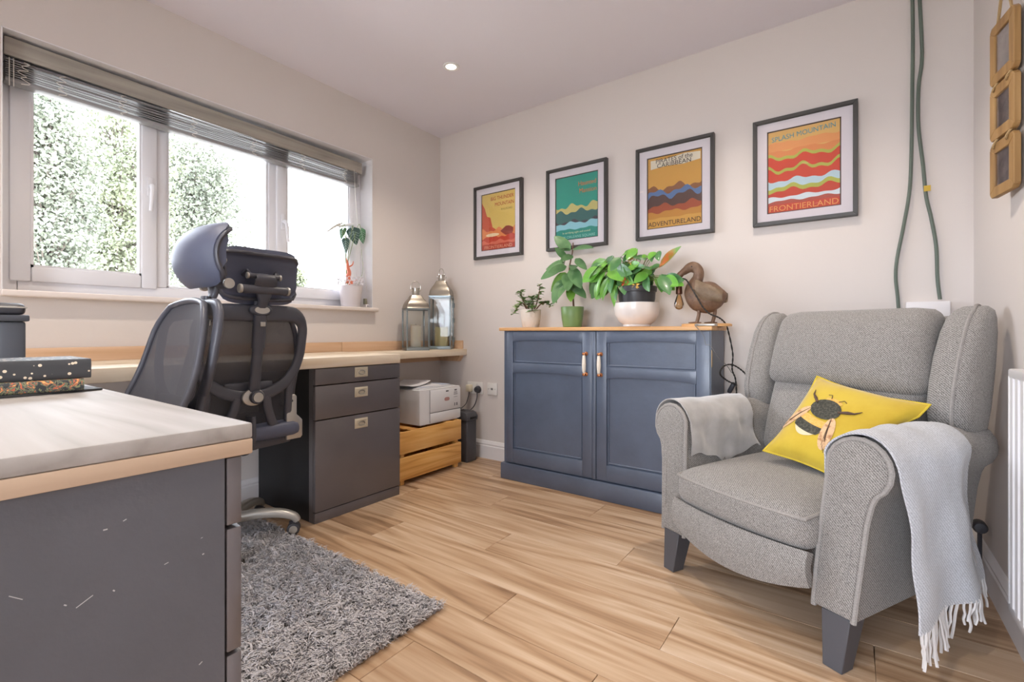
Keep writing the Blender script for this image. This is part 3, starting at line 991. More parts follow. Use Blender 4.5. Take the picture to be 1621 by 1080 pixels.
# ================================================================ framed prints on the back wall
m_frame = M('black_frame', '43413f', .4)
m_mount = M('white_mount_board', 'e2dbe0', .8)
m_pglass = glass('picture_glass', refl=.5)
def flat(poly, y): return ([(a, y, b) for a, b in poly], [tuple(range(len(poly)))])
def blob(cx, cz, rx, rz, n=20, j=0, seed=1, rot=0):
    r_ = random.Random(seed)
    out = []
    for k in range(n):
        a = 2 * PI * k / n
        s_ = 1 + r_.uniform(-j, j)
        x, z = rx * s_ * math.cos(a), rz * s_ * math.sin(a)
        out.append((cx + x * math.cos(rot) - z * math.sin(rot), cz + x * math.sin(rot) + z * math.cos(rot)))
    return out
FWD, FHT = .424, .522
PX, PZ0, PZ1 = .150, .058, .462          # print half width, bottom and top inside the frame
_mats = {}
def ink(c):
    if c not in _mats: _mats[c] = M('ink_' + c, c, .55)
    return _mats[c]
def picture(label, xc, base, shapes, words):
    t = thing('framed_print', label, 'picture', (xc, -.0005, 1.423), 0, None)
    fw, fd = .019, .028
    h = FHT
    for (nm, g) in (('frame_rail', prism([(-FWD / 2, 0), (FWD / 2, 0), (FWD / 2 - fw, fw), (-FWD / 2 + fw, fw)], -fd, 0)), ('frame_rail', prism([(FWD / 2, 0), (FWD / 2, h), (FWD / 2 - fw, h - fw), (FWD / 2 - fw, fw)], -fd, 0)), ('frame_rail', prism([(FWD / 2, h), (-FWD / 2, h), (-FWD / 2 + fw, h - fw), (FWD / 2 - fw, h - fw)], -fd, 0)), ('frame_rail', prism([(-FWD / 2, h), (-FWD / 2, 0), (-FWD / 2 + fw, fw), (-FWD / 2 + fw, h - fw)], -fd, 0))):
        part(nm, bevel(g, .0015, 1), m_frame, t)
    a, b = FWD / 2 - fw, PX
    part('mount', join(box(-a, -b, -.014, -.011, fw, h - fw), box(b, a, -.014, -.011, fw, h - fw), box(-b, b, -.014, -.011, fw, PZ0), box(-b, b, -.014, -.011, PZ1, h - fw)), m_mount, t, 0)
    pr = part('print', box(-PX, PX, -.0085, -.006, PZ0, PZ1), ink(base), t, 0)
    part('border_line', join(box(-PX, -PX + .005, -.0092, -.0086, PZ0, PZ1), box(PX - .005, PX, -.0092, -.0086, PZ0, PZ1), box(-PX, PX, -.0092, -.0086, PZ0, PZ0 + .005), box(-PX, PX, -.0092, -.0086, PZ1 - .005, PZ1)), ink('4a3a33'), pr, 0)
    for i, (c, poly) in enumerate(shapes):
        pl = [(max(-PX + .005, min(PX - .005, x)), max(PZ0 + .005, min(PZ1 - .005, z))) for x, z in poly]
        part('printed_shape', flat(pl, -.0087 - .00004 * i), ink(c), pr, 0)
    for (s, size, x, z, c, sx, rot) in words:
        g = text_g(s, size)
        g = ([(x + p[0] * sx * math.cos(rot) - p[1] * math.sin(rot), -.0103, z + p[0] * sx * math.sin(rot) + p[1] * math.cos(rot)) for p in g[0]], g[1])
        part('lettering', g, ink(c), pr, 0)
    part('glazing', box(-a, a, -.0205, -.0195, fw, h - fw), m_pglass, t, 0)
    return t
def hill(z, amp, seed, zb=PZ0):
    r_ = random.Random(seed)
    ph = [r_.uniform(0, 6) for _ in range(3)]
    top = [(-PX + 2 * PX * k / 24, z + amp * (math.sin(k * .5 + ph[0]) * .6 + math.sin(k * 1.1 + ph[1]) * .4)) for k in range(25)]
    return top + [(PX, zb), (-PX, zb)]
xcs = (.571, 1.187, 1.790, 2.396)
# plain stand-in designs in the prints' colours; only the lettering is taken over
picture('black framed print with red and yellow hills by the corner', xcs[0], 'dcc06a',
        [('c9583a', [(-.15, .40), (-.12, .36), (-.10, .30), (-.07, .29), (-.05, .22), (-.02, .20), (-.02, .06), (-.15, .06)]), ('e08a52', hill(.20, .018, 4)), ('c4472f', hill(.155, .02, 5)), ('8e3a2c', blob(.08, .185, .055, .030, 14, .15, 3)), ('d9735a', hill(.12, .012, 8)), ('b84431', hill(.10, .004, 2)), ('f0d9b0', blob(-.05, .165, .06, .012, 16))],
        [('BIG THUNDER', .036, .035, .418, 'b3322a', .86, 0), ('MOUNTAIN', .036, .055, .374, 'b3322a', .86, 0), ('RAILROAD', .020, .075, .335, '8a7a3a', 1, 0), ('FRONTIERLAND', .032, 0, .078, 'e9a98a', 1.05, 0)])
picture('black framed print in teal with orange title lettering', xcs[1], '2f9c8a',
        [('256f6b', hill(.22, .02, 3)), ('c9bf7a', hill(.27, .02, 12)), ('3b6a68', hill(.235, .018, 14)), ('4a4650', hill(.175, .014, 9)), ('8fc8d4', hill(.165, .012, 17)), ('2a8f80', hill(.125, .006, 6))],
        [('Haunted', .040, .075, .400, 'e58a4e', .9, 0), ('Mansion', .040, .080, .355, 'e58a4e', .9, 0), ('NEW ORLEANS SQUARE', .0225, 0, .076, '9fd6cd', 1.05, 0), ('In terrifying sight and sound!', .017, 0, .104, 'd9e0b0', 1.0, 0)])
picture('black framed ochre print with pale scroll banner and brown shapes', xcs[2], 'd3a04a',
        [('c48a38', hill(.17, .02, 4)), ('b9803a', hill(.12, .008, 7)), ('e6ddc8', [(-.13, .395), (-.13, .445), (-.04, .44), (.06, .452), (.14, .445), (.14, .405), (.05, .395), (-.04, .402)]), ('8a5a34', hill(.285, .022, 21, .2)), ('5b78a6', hill(.262, .020, 22, .2)), ('5a4038', hill(.235, .022, 23, .15)), ('a5502f', hill(.185, .016, 24)), ('c48a38', hill(.150, .010, 25)), ('d3a04a', hill(.115, .004, 26))],
        [('PIRATES of the', .034, 0, .434, '3f332d', .95, 0), ('CARIBBEAN', .034, 0, .408, '3f332d', 1.05, 0), ('ADVENTURELAND', .036, 0, .083, '3f2c22', .95, 0)])
picture('black framed print with orange hills beside the green cables', xcs[3], 'dfb267',
        [('e39a5c', hill(.40, .006, 2, .36)), ('dd8c50', hill(.36, .006, 3, .32)), ('b4b94e', hill(.335, .016, 4)), ('d2452a', hill(.320, .016, 4)), ('b4b94e', hill(.275, .02, 7)), ('d2452a', hill(.260, .02, 7)), ('bcd6e0', hill(.215, .012, 11)), ('b4b94e', hill(.185, .014, 5)), ('c94228', hill(.165, .014, 5)), ('d9e6ec', hill(.135, .006, 8)), ('b0503f', hill(.115, .006, 6)), ('c8452c', hill(.100, .001, 6))],
        [('SPLASH MOUNTAIN', .034, 0, .425, '4f9ba6', .86, .06), ('FRONTIERLAND', .038, 0, .079, 'e8a35a', 1.02, 0)])

# ================================================================ sideboard
sb = thing('sideboard', 'charcoal blue two-door sideboard with oak top under framed prints', 'sideboard', (1.445, -.026, 0))
def SX(x): return x - 1.445
def SY(y): return y + .026
YF = -.294
x0, x1 = SX(.838), SX(2.050)
part('body', join(box(x0, x0 + .02, SY(YF) + .0, 0, .10, .908), box(x1 - .02, x1, SY(YF), 0, .10, .908), box(x0 + .02, x1 - .02, -.008, 0, .10, .908), box(x0 + .02, x1 - .02, SY(YF) + .004, -.008, .10, .12), box(x0 + .02, x1 - .02, SY(YF) + .004, -.008, .89, .908)), m_navy, sb)
part('plinth', bevel(join(box(x0 - .014, x1 + .008, SY(-.316), -.01, 0.0005, .097)), .004), m_navy, sb)
part('top', box(x0 - .022, x1 + .010, SY(-.322), .020, .908, .928, .004, 3), m_oaktop, sb)
part('centre_strip', box(SX(1.440), SX(1.462), SY(YF) - .012, SY(YF) + .02, .102, .905, .004), m_navy, sb)
m_brass = M('copper_brass', 'b8794f', .3, .9)
m_ceram = M('cream_ceramic', 'e9e0d2', .25, coat=.5)
def door(xa, xb, pa, pb, hx, parent):
    xa, xb, pa, pb, hx = [SX(q) for q in (xa, xb, pa, pb, hx)]
    yf, yk = SY(YF) - .008, SY(YF) + .012
    d = part('door', box(xa, xb, yk, yk + .004, .103, .904), m_navy, parent)
    for (a_, b_) in ((xa, pa), (pb, xb)): part('stile', box(a_, b_, yf, yk, .103, .904, .0025), m_navy, d)
    def rail(z0, z1, arch0, arch1):
        n = 12
        bot = [(pa + (pb - pa) * k / n, z0 + arch0 * math.sin(PI * k / n) ** .6) for k in range(n + 1)]
        top = [(pb - (pb - pa) * k / n, z1 + arch1 * math.sin(PI * k / n) ** .6) for k in range(n + 1)]
        part('rail', bevel(prism(bot + top, yf, yk), .002), m_navy, d)
    rail(.842, .904, .010, 0)
    rail(.650, .713, .012, 0)
    rail(.103, .190, 0, 0)
    for (z0, z1) in ((.700, .865), (.180, .675)):
        part('panel', box(pa - .006, pb + .006, yf + .012, yf + .018, z0, z1), m_navy, d)
        zz0, zz1 = (.713, .844) if z0 > .5 else (.190, .654)
        m_ = .009
        part('moulding', join(*[tube(q, .0045, 6) for q in ([(pa + m_, yf + .011, zz0 + m_), (pb - m_, yf + .011, zz0 + m_)], [(pa + m_, yf + .011, zz0 + m_), (pa + m_, yf + .011, zz1 - .004)], [(pb - m_, yf + .011, zz0 + m_), (pb - m_, yf + .011, zz1 - .004)])]), m_navy, d)
    for z in (.670, .782):
        part('handle_post', xf(lathe([(.001, 0), (.011, 0), (.010, .004), (.005, .007), (.005, .026), (.008, .028), (.008, .034), (.002, .036)], 14), Matrix.Translation((hx, yf, z)) @ Matrix.Rotation(PI / 2, 4, 'X')), m_brass, d)
    part('handle_grip', mv(lathe([(.004, .676), (.008, .682), (.010, .700), (.0115, .726), (.010, .752), (.008, .770), (.004, .777)], 14), hx, yf - .028, 0), m_ceram, d)
part('hinge', box(SX(2.0505), SX(2.0515), SY(-.290), SY(-.282), .735, .815), M('brass_hinge', 'c29a5a', .35, .8), sb, 0)
door(.862, 1.438, .908, 1.379, 1.404, sb)
door(1.464, 2.046, 1.523, 1.985, 1.492, sb)

# ================================================================ plants
m_soil = M('potting_soil', '4a372a', .95, bump=(80, .8))
def leafg(l, wd, droop=.3, fold=.25, tip=1.0, heart=0.0, nu=6):
    """leaf along +x from its stalk, broad side up"""
    def f(u, v):
        s = v * 2 - 1
        x = l * u
        wv = wd / 2 * (math.sin(PI * min(1, u ** .75 * .97 + .015))) ** (.85 * tip)
        if heart and u < .3: x -= heart * l * abs(s) * (1 - u / .3)
        return (x, s * wv, -droop * l * u * u + fold * abs(s) * wv)
    return grid(nu, 4, f)
def leafmat(name, a, b_, rough=.35, back=None):
    m = M(name, a, rough, var=(9, b_, .35, .7), spec=.5, coat=.15)
    bs = m.node_tree.nodes['Principled BSDF']
    return m
m_rub = leafmat('rubber_leaf', '4b7348', '6d9661')
m_rub2 = leafmat('rubber_leaf_young', '7aa93f', '5f9040')
m_ivy = leafmat('bright_leaf', '5fa23c', '85bb4e')
m_ivyd = leafmat('dark_leaf', '3f7343', '6a9a5c')
m_succ = leafmat('jade_leaf', '5c7d4a', '8fae66')
m_stem = M('brown_stem', '6a4c38', .7)
m_gstem = M('green_stem', '7b8d52', .6)
def aim(p, d, roll=0, ref=(0, 0, 1)):
    """matrix putting a leaf at p pointing along d"""
    d = Vector(d).normalized()
    s = Vector(ref).cross(d)
    if s.length < .05: s = Vector((0, 1, 0))
    s.normalize()
    u = d.cross(s)
    m = Matrix((d, s, u)).transposed().to_4x4()
    return Matrix.Translation(p) @ m @ Matrix.Rotation(roll, 4, 'X')
def add_leaf(me, parent, p, d, s=1.0, roll=0):
    o = put('leaf', me, parent)
    o.matrix_basis = aim(p, d, roll, (.05, -.80, .60)) @ Matrix.Scale(s, 4)
    return o
ZT = .9285

# --- small jade succulent in a white embossed pot
q = onY(840, 515, -.165)
pt = thing('potted_succulent', 'small trailing succulent in white embossed pot on sideboard end', 'potted plant', (q.x, q.y, ZT))
m_potw = M('embossed_white_pot', 'e0d7cc', .5, bump=(38, .9))
part('pot', lathe([(.004, 0), (.048, 0), (.052, .004), (.062, .060), (.066, .112), (.062, .114), (.058, .100), (.004, .098)], 28), m_potw, pt)
part('soil', lathe([(.058, .0985), (.030, .103), (.002, .104)], 20), m_soil, pt)
rs = random.Random(5)
stems = [[(-.02, 0, .10), (-.055, -.01, .155), (-.085, -.02, .13), (-.115, -.025, .09)], [(-.01, .01, .10), (-.05, .01, .15), (-.075, .01, .20), (-.085, .01, .235)], [(0, -.01, .10), (.0, -.03, .14), (.02, -.045, .16), (.025, -.05, .13)], [(.02, 0, .10), (.045, .0, .15), (.06, 0, .20), (.07, 0, .26)], [(.03, 0, .10), (.075, -.01, .14), (.12, -.02, .155), (.165, -.03, .13)], [(0, .02, .10), (.005, .02, .16), (-.005, .01, .19)], [(.02, -.02, .10), (.04, -.04, .13), (.045, -.055, .10)]]
lv = leafg(.036, .020, .15, .15, .8)
fol = []
for s_ in stems:
    sp = spline(s_, 6)
    part('stem', tube(sp, [.0045 - .0025 * i / len(sp) for i in range(len(sp))], 6), m_stem, pt)
    for i, p in enumerate(sp):
        if i < len(sp) * .35: continue
        for sd_ in range(3):
            a = rs.uniform(0, 2 * PI)
            fol.append(xf(lv, aim(p, (math.cos(a), math.sin(a), rs.uniform(-.2, .8)), rs.uniform(-.4, .4)) @ Matrix.Scale(rs.uniform(.7, 1.15), 4)))
part('foliage', join(*fol), m_succ, pt)['kind'] = 'stuff'

# --- rubber plant in a green pot
q = onY(906, 513, -.165)
pt = thing('rubber_plant', 'tall rubber plant in a plain green pot', 'potted plant', (q.x, q.y, ZT))
part('pot', lathe([(.004, 0), (.050, 0), (.055, .004), (.064, .060), (.068, .118), (.066, .121), (.062, .118), (.060, .100), (.004, .098)], 32), M('sage_green_pot', '6f8d56', .4), pt)
part('soil', lathe([(.060, .0985), (.030, .103), (.002, .104)], 20), m_soil, pt)
tr = spline([(.01, 0, .10), (.0, .0, .22), (-.02, 0, .34), (0, 0, .44), (.005, 0, .50)], 6)
part('stem', tube(tr, [.006 - .003 * i / len(tr) for i in range(len(tr))], 8), m_stem, pt)
lA = mesh('leaf', leafg(.135, .064, .12, .14, .8), m_rub)
lB = mesh('leaf', leafg(.135, .062, .10, .14, .8), m_rub2)
def pl(u, v): p = onY(u, v, -.165); return Vector((p.x - q.x, 0, p.z - ZT))
leaves = [((904, 397), (879, 378), -.02, 0), ((908, 395), (940, 396), -.04, 0), ((897, 410), (882, 396), -.03, 0), ((908, 405), (903, 418), -.09, 0), ((894, 416), (865, 428), .0, 0), ((895, 420), (866, 443), -.05, 0), ((898, 422), (883, 436), -.08, 0), ((912, 410), (927, 428), -.02, 0), ((910, 420), (918, 432), -.09, 0), ((905, 425), (924, 455), -.06, 0), ((897, 432), (878, 462), -.02, 1), ((900, 433), (912, 460), -.10, 0), ((893, 442), (888, 478), -.08, 0), ((900, 450), (900, 472), -.11, 0), ((906, 452), (930, 472), -.05, 0), ((905, 456), (914, 478), -.08, 1), ((884, 462), (873, 480), .05, 1), ((902, 394), (896, 400), -.06, 0), ((906, 440), (915, 462), .04, 1), ((893, 415), (882, 424), .06, 0)]
for (a, b_, dy, kk) in leaves:
    A, B = pl(*a), pl(*b_)
    A.y = -.01
    B.y = dy
    d = B - A
    add_leaf((lA, lB)[kk], pt, A, d + Vector((0, 0, .02)), max(.62, min(1.25, d.length / .125)), random.uniform(-.5, .5))

# --- bushy plant: black nursery pot in a white bowl
q = onY(1008, 513, -.165)
pt = thing('potted_anthurium', 'bushy flowering plant in black pot set inside a white bowl', 'potted plant', (q.x, q.y, ZT))
part('bowl', lathe([(.004, 0), (.070, 0), (.074, .004), (.072, .012), (.095, .030), (.116, .066), (.120, .100), (.119, .128), (.115, .130), (.111, .126), (.108, .060), (.07, .022), (.004, .02)], 40), M('white_glazed_bowl', 'e6e0dc', .3, coat=.3), pt)
m_npot = M('black_nursery_pot', '3a3a3e', .4)
part('inner_pot', lathe([(.004, .021), (.068, .022), (.096, .150), (.098, .186), (.104, .188), (.107, .214), (.104, .217), (.100, .214), (.096, .195), (.004, .192)], 36), m_npot, pt)
part('soil', lathe([(.096, .1955), (.05, .203), (.002, .205)], 20), m_soil, pt)
def pl3(u, v, dy): p = onY(u, v, -.165 + dy); return Vector((p.x - q.x, dy, p.z - ZT))
lC = mesh('leaf', leafg(.080, .058, .2, .20, .8, .12), m_ivy)
lD = mesh('leaf', leafg(.085, .052, .2, .20, .9, .1), m_ivyd)
lE = mesh('leaf', leafg(.12, .034, .25, .3, 1.0), m_ivy)
big = [((960, 420), (938, 437), 0), ((955, 430), (930, 445), 0), ((975, 410), (960, 428), 1), ((1000, 400), (985, 412), 1), ((990, 405), (998, 396), 0), ((1035, 403), (1030, 412), 1), ((1022, 410), (1012, 406), 1), ((1035, 422), (1020, 432), 0), ((1030, 428), (1012, 440), 0), ((985, 420), (975, 440), 0), ((992, 418), (1000, 440), 1), ((970, 432), (962, 455), 1), ((965, 440), (950, 470), 0), ((958, 440), (943, 465), 1), ((975, 445), (968, 468), 0), ((985, 440), (988, 462), 1), ((1000, 440), (1010, 458), 0), ((1045, 440), (1060, 450), 0), ((1050, 445), (1072, 446), 1), ((1040, 442), (1050, 460), 0), ((1030, 445), (1030, 462), 1), ((975, 425), (995, 432), 1), ((1005, 425), (985, 432), 0), ((950, 418), (932, 432), 1), ((1055, 448), (1066, 458), 0), ((980, 436), (1000, 446), 0), ((1010, 434), (1030, 440), 1), ((968, 420), (978, 412), 0), ((1000, 430), (1015, 420), 1), ((955, 445), (945, 455), 0)]
rs = random.Random(9)
root = Vector((0, 0, .205))
for (a, b_, kk) in list(big):
    for j in range(2):
        ja, jb = rs.uniform(-9, 9), rs.uniform(-6, 7)
        big.append(((a[0] + ja, a[1] + jb), (b_[0] + ja + rs.uniform(-5, 5), b_[1] + jb + rs.uniform(-2, 6)), rs.randint(0, 1)))
for i, (a, b_, kk) in enumerate(big):
    dy = rs.uniform(-.11, .05)
    A, B = pl3(*a, dy * .7), pl3(*b_, dy - .02)
    d = B - A
    mid = (root + A) / 2 + Vector((0, 0, .03))
    part('stem', tube(spline([root + Vector((rs.uniform(-.05, .05), rs.uniform(-.05, .05), -.005)), mid, A], 4), .0016, 5), m_gstem, pt)
    add_leaf((lC, lD)[kk], pt, A, d, max(.6, d.length / .082), rs.uniform(-.7, .7))
for (a, b_) in (((962, 440), (946, 475)), ((965, 442), (950, 472)), ((972, 445), (968, 472)), ((955, 435), (940, 462)), ((978, 450), (970, 476))):
    dy = rs.uniform(-.10, -.04)
    A, B = pl3(*a, dy * .8), pl3(*b_, dy)
    add_leaf(lE, pt, A, B - A, 1, rs.uniform(-.4, .4))
# long stalks, the orange-backed spathe, and flowers
m_spathe = M('orange_green_spathe', 'c9713c', .4, var=(14, '6f9a44', .42, .6))
A, B = pl3(1048, 421, -.04), pl3(1082, 393, -.05)
part('stem', tube(spline([root, pl3(1025, 432, -.02), A], 5), .0018, 5), m_stem, pt)
o = put('spathe', mesh('spathe', leafg(.135, .075, -.12, .45, 1.1, .15), m_spathe), pt)
o.matrix_basis = aim(A, B - A, .9) @ Matrix.Scale((B - A).length / .135, 4)
part('stem', tube(spline([root, pl3(1000, 440, -.02), pl3(1004, 410, -.02), pl3(1001, 397, -.02)], 5), .0016, 5), m_stem, pt)
part('stem', tube(spline([root, pl3(1018, 430, -.02), pl3(1021, 414, -.03), pl3(1030, 405, -.03)], 5), .0016, 5), m_stem, pt)
m_flo = M('yellow_flower', 'e6bd5f', .6)
m_flr = M('red_flower', 'c05a30', .6)
def floret(u, v, dy, m, n=26, R=.028):
    c = pl3(u, v, dy)
    gs = []
    for k in range(n):
        d = Vector((rs.gauss(0, 1), rs.gauss(0, 1), rs.gauss(0, 1))).normalized()
        gs.append(xf(leafg(.020, .010, .2, .2, 1, 0, 3), aim(c + d * R * .3, d, rs.uniform(0, 3)) @ Matrix.Scale(rs.uniform(.7, 1.2), 4)))
    part('flower', join(*gs), m, pt)
floret(999, 413, -.05, m_flo)
floret(990, 447, -.09, m_flr)
floret(983, 452, -.09, m_flr, 16, .02)
floret(1006, 452, -.10, m_flo, 14, .018)

# --- arrow-leaf plant in a lace pot on the window sill
q = onX(555, 484, -.016)
pt = thing('potted_alocasia', 'dark veined arrow-leaf plant in white lace-rim pot on window sill', 'potted plant', (q.x, q.y, 1.0605))
m_lace = M('white_metal_pot', 'd9d3d6', .5)
part('pot', lathe([(.004, 0), (.056, 0), (.058, .004), (.073, .135), (.071, .136), (.068, .130), (.054, .02), (.004, .012)], 32), m_lace, pt)
lac = []
n = 18
for k in range(n):
    a = 2 * PI * (k + .5) / n
    for (zz, rr, sc_) in ((.150, .0760, .0132), (.176, .0798, .0122)):
        aa = a + (PI / n if zz > .16 else 0)
        c = Vector((rr * math.cos(aa), rr * math.sin(aa), zz))
        tx = Vector((-math.sin(aa), math.cos(aa), 0))
        tz = Vector((math.cos(aa) * .1, math.sin(aa) * .1, 1))
        lac.append(tube([c + tx * sc_ * math.cos(b_) + tz * sc_ * math.sin(b_) for b_ in [2 * PI * i / 12 for i in range(12)]], .0022, 5, True))
part('lace_rim', join(*lac), m_lace, pt)
part('soil', lathe([(.066, .118), (.03, .126), (.002, .127)], 20), m_soil, pt)
m_alo = M('dark_alocasia', '2f4a45', .35, var=(10, '41605a', .4, .7))
m_vein = M('pale_vein', 'a9c3b3', .5)
m_alog = M('green_alocasia', '4c7d58', .35, var=(10, '39604a', .4, .7))
m_alou = M('pale_leaf_underside', 'b9b3a8', .5)
def px(u, v, x): p = onX(u, v, x); return Vector((p.x - q.x, p.y - q.y, p.z - 1.0605))
def arrow(a, b_, xo, wd, m, roll=0.0, tilt_=None):
    A, B = px(*a, -.045 + xo), px(*b_, -.045 + xo + .01)
    d = B - A
    l = d.length
    nrm = (CAM - (q + A)).normalized() if tilt_ is None else Vector(tilt_)
    s = nrm.cross(d).normalized()
    u_ = d.normalized().cross(s)
    mt = Matrix((d.normalized(), s, u_)).transposed().to_4x4()
    mt = Matrix.Translation(A) @ mt @ Matrix.Rotation(roll, 4, 'X')
    def f(u, v):
        t_ = v * 2 - 1
        x = -.28 + 1.28 * u
        wv = wd / 2 * max(0, (1 - max(x, 0) ** 1.3)) ** .8 * min(1, (x + .30) / .22) ** .6
        notch = .05 if x < 0 else 0
        yv = t_ * wv if abs(t_) > .01 or x > 0 else 0
        return (l * (x + (.26 * (1 - abs(t_)) if x < 0 else 0) * (1 if x < 0 else 0) * (-x / .28)), yv, .08 * l * (1 - t_ * t_) * (1 - abs(u - .5)) - .10 * l * u * u)
    lf = part('leaf', xf(grid(12, 6, f), mt), m, pt)
    if m is not m_alou:
        vs_ = [tube([Vector(f(.22 + .78 * k / 8, .5)) + Vector((0, 0, .001)) for k in range(9)], .0012, 4)]
        for u0 in (.25, .38, .52, .66):
            for sgn in (-1, 1):
                vs_.append(tube([Vector(f(min(1, u0 + .16 * k / 4), .5 + sgn * .44 * k / 4)) + Vector((0, 0, .001)) for k in range(5)], .0009, 4))
        part('vein', xf(join(*vs_), mt), m_vein, lf)
arrow((559, 366), (564, 388), .02, .085, m_alo, .1)
arrow((571, 366), (576, 386), .04, .070, m_alog, -.5)
arrow((547, 381), (548, 401), .03, .048, m_alo, .0)
arrow((543, 364), (539, 379), -.01, .050, m_alog, .6)
arrow((537, 355), (515, 366), .0, .034, m_alou, 1.2)
top = px(546, 372, -.045)
for (u, v, xo) in ((559, 366, .02), (571, 364, .04), (547, 380, .03), (543, 362, -.01), (537, 354, 0)):
    p = px(u, v, -.045 + xo)
    part('stalk', tube(spline([(0, -.02, .122), (.0, -.03, .24), (p.x * .6, p.y * .8 - .005, p.z + .02), p], 6), .0018, 5), m_gstem, pt)
part('stalk', tube(spline([(.02, .03, .122), px(574, 430, -.03), px(572, 395, -.02)], 6), .0012, 5), m_gstem, pt)
m_coral = M('coral_orange', 'd0755a', .6, bump=(60, .5))
orn = thing('plant_ornament', 'coral orange knobbly ornament standing in the lace-rim pot', 'ornament', q + Vector((.022, -.030, .1165)) + Vector((0, 0, 1.0605 - q.z)))
og = tube(spline([(0, 0, 0), (.004, .012, .03), (0, -.004, .065), (0, .004, .10), (0, -.006, .135), (0, -.008, .175)], 5), [.020, .021, .020, .018, .017, .016, .015, .014, .014, .013, .013, .014, .015, .014, .013, .012, .012, .011, .010, .010, .009, .008, .007, .006, .004, .002], 10)
arms = [tube(spline(a, 4), [.006, .0055, .005, .0045, .004, .0035, .003, .0025, .001][:9], 6) for a in ([(0, 0, .135), (.01, .02, .15), (.01, .028, .175)], [(0, 0, .045), (.015, -.025, .035), (.012, -.034, .020)], [(0, 0, .055), (.012, .030, .045), (.012, .05, .060)], [(0, -.004, .15), (.008, -.018, .165), (.006, -.02, .19)])]
part('body', join(og, *arms), m_coral, orn)
sn = thing('window_sensor', 'small white sensor gadget beside the lace-rim pot', 'gadget', onX(579, 483, -.03) + Vector((0, 0, .0)))
sn.location.z = 1.0605
part('base', rcube(.022, .014, .012, .008, 4, lambda p: (p.x, p.y, p.z + .012)), m_white, sn)
part('button', xf(lathe([(.001, 0), (.006, 0), (.006, .002), (.001, .003)], 10), Matrix.Translation((.021, 0, .012)) @ Matrix.Rotation(PI / 2, 4, 'Y')), m_gap, sn)
part('clip', box(-.010, .010, -.014, .004, .0245, .062, .002), M('olive_grey_plastic', '8f8f7c', .5), sn)
# ================================================================ dodo lamp
m_bronze = M('brown_bronze_resin', '866a55', .5, .15, var=(26, '6d5443', .35, .65), bump=(70, .9))
m_bronze2 = M('brown_wing_resin', '84705a', .5, .15, var=(20, '6a5845', .35, .65), bump=(45, 1.0))
q = onY(1118, 514, -.165)
dd_ = thing('dodo_lamp', 'brown dodo bird lamp on wooden base beside bushy plant', 'lamp', (q.x, q.y, ZT))
def pd(u, v, dy=0):
    p = onY(u, v, -.165 + dy)
    return Vector((p.x - q.x, dy, p.z - ZT))
part('base', mv(loft([superring(0, 0, z, a, b_, 2.3, 32) for (z, a, b_) in ((0, .118, .075), (.010, .118, .075), (.014, .112, .070), (.0155, .02, .02))]), 0, 0, .0), m_oaktop, dd_)
# trunk: a lofted spine from the tail to the throat, upright neck, head
sp = [((1149, 463), .006, .005), ((1144, 465), .036, .028), ((1137, 467), .060, .048), ((1127, 469), .076, .060), ((1117, 471), .080, .064), ((1107, 470), .072, .058), ((1100, 464), .054, .046), ((1098, 456), .040, .036), ((1101, 448), .031, .029), ((1105, 440), .026, .025), ((1106, 431), .025, .024), ((1102, 425), .027, .024), ((1096, 423), .028, .024), ((1090, 425), .024, .021), ((1085, 429), .019, .017), ((1081, 433), .013, .013)]
P_ = [pd(*a) for a, _, _ in sp]
Ps = spline(P_, 4)
ra = [x for _, x, _ in sp]
rb = [x for _, _, x in sp]
def interp(r_, n):
    return [r_[min(int(i / 4), len(r_) - 1)] * (1 - (i % 4) / 4) + r_[min(int(i / 4) + 1, len(r_) - 1)] * ((i % 4) / 4) for i in range(n)]
RA, RB = interp(ra, len(Ps)), interp(rb, len(Ps))
rings = []
for i, p in enumerate(Ps):
    t_ = (Ps[min(i + 1, len(Ps) - 1)] - Ps[max(i - 1, 0)]).normalized()
    side = Vector((0, 1, 0))
    up_ = t_.cross(side).normalized()
    rings.append([p + up_ * RA[i] * math.cos(2 * PI * k / 18) + side * RB[i] * math.sin(2 * PI * k / 18) for k in range(18)])
part('body', loft(rings), m_bronze, dd_, 80)
bk = spline([pd(1087, 427), pd(1080, 432), pd(1075, 438), pd(1075, 447)], 5)
part('beak', tube(bk, [.020, .020, .019, .018, .017, .016, .016, .017, .017, .017, .016, .015, .013, .011, .008, .004], 12), M('dark_bronze_beak', '7a5c48', .45, .2, bump=(60, .4)), dd_)
for s in (-1, 1):
    p = pd(1095, 422, s * .022)
    part('eye', mv(lathe([(.0005, -.004), (.0035, -.002), (.004, 0), (.0035, .002), (.0005, .004)], 10), *p), m_blackin, dd_)
    def wf(u, v, s=s):
        a, b_ = (u - .5) * 2, (v - .5) * 2
        c = pd(1126, 466, 0)
        rr = math.sqrt(max(0, 1 - .55 * a * a - .55 * b_ * b_))
        return (c.x + .062 * a, s * (.042 + .026 * rr), c.z + .004 + .036 * b_ * (1 - .35 * a) - .02 * a)
    part('wing', shell(10, 8, wf, .010), m_bronze2, dd_)
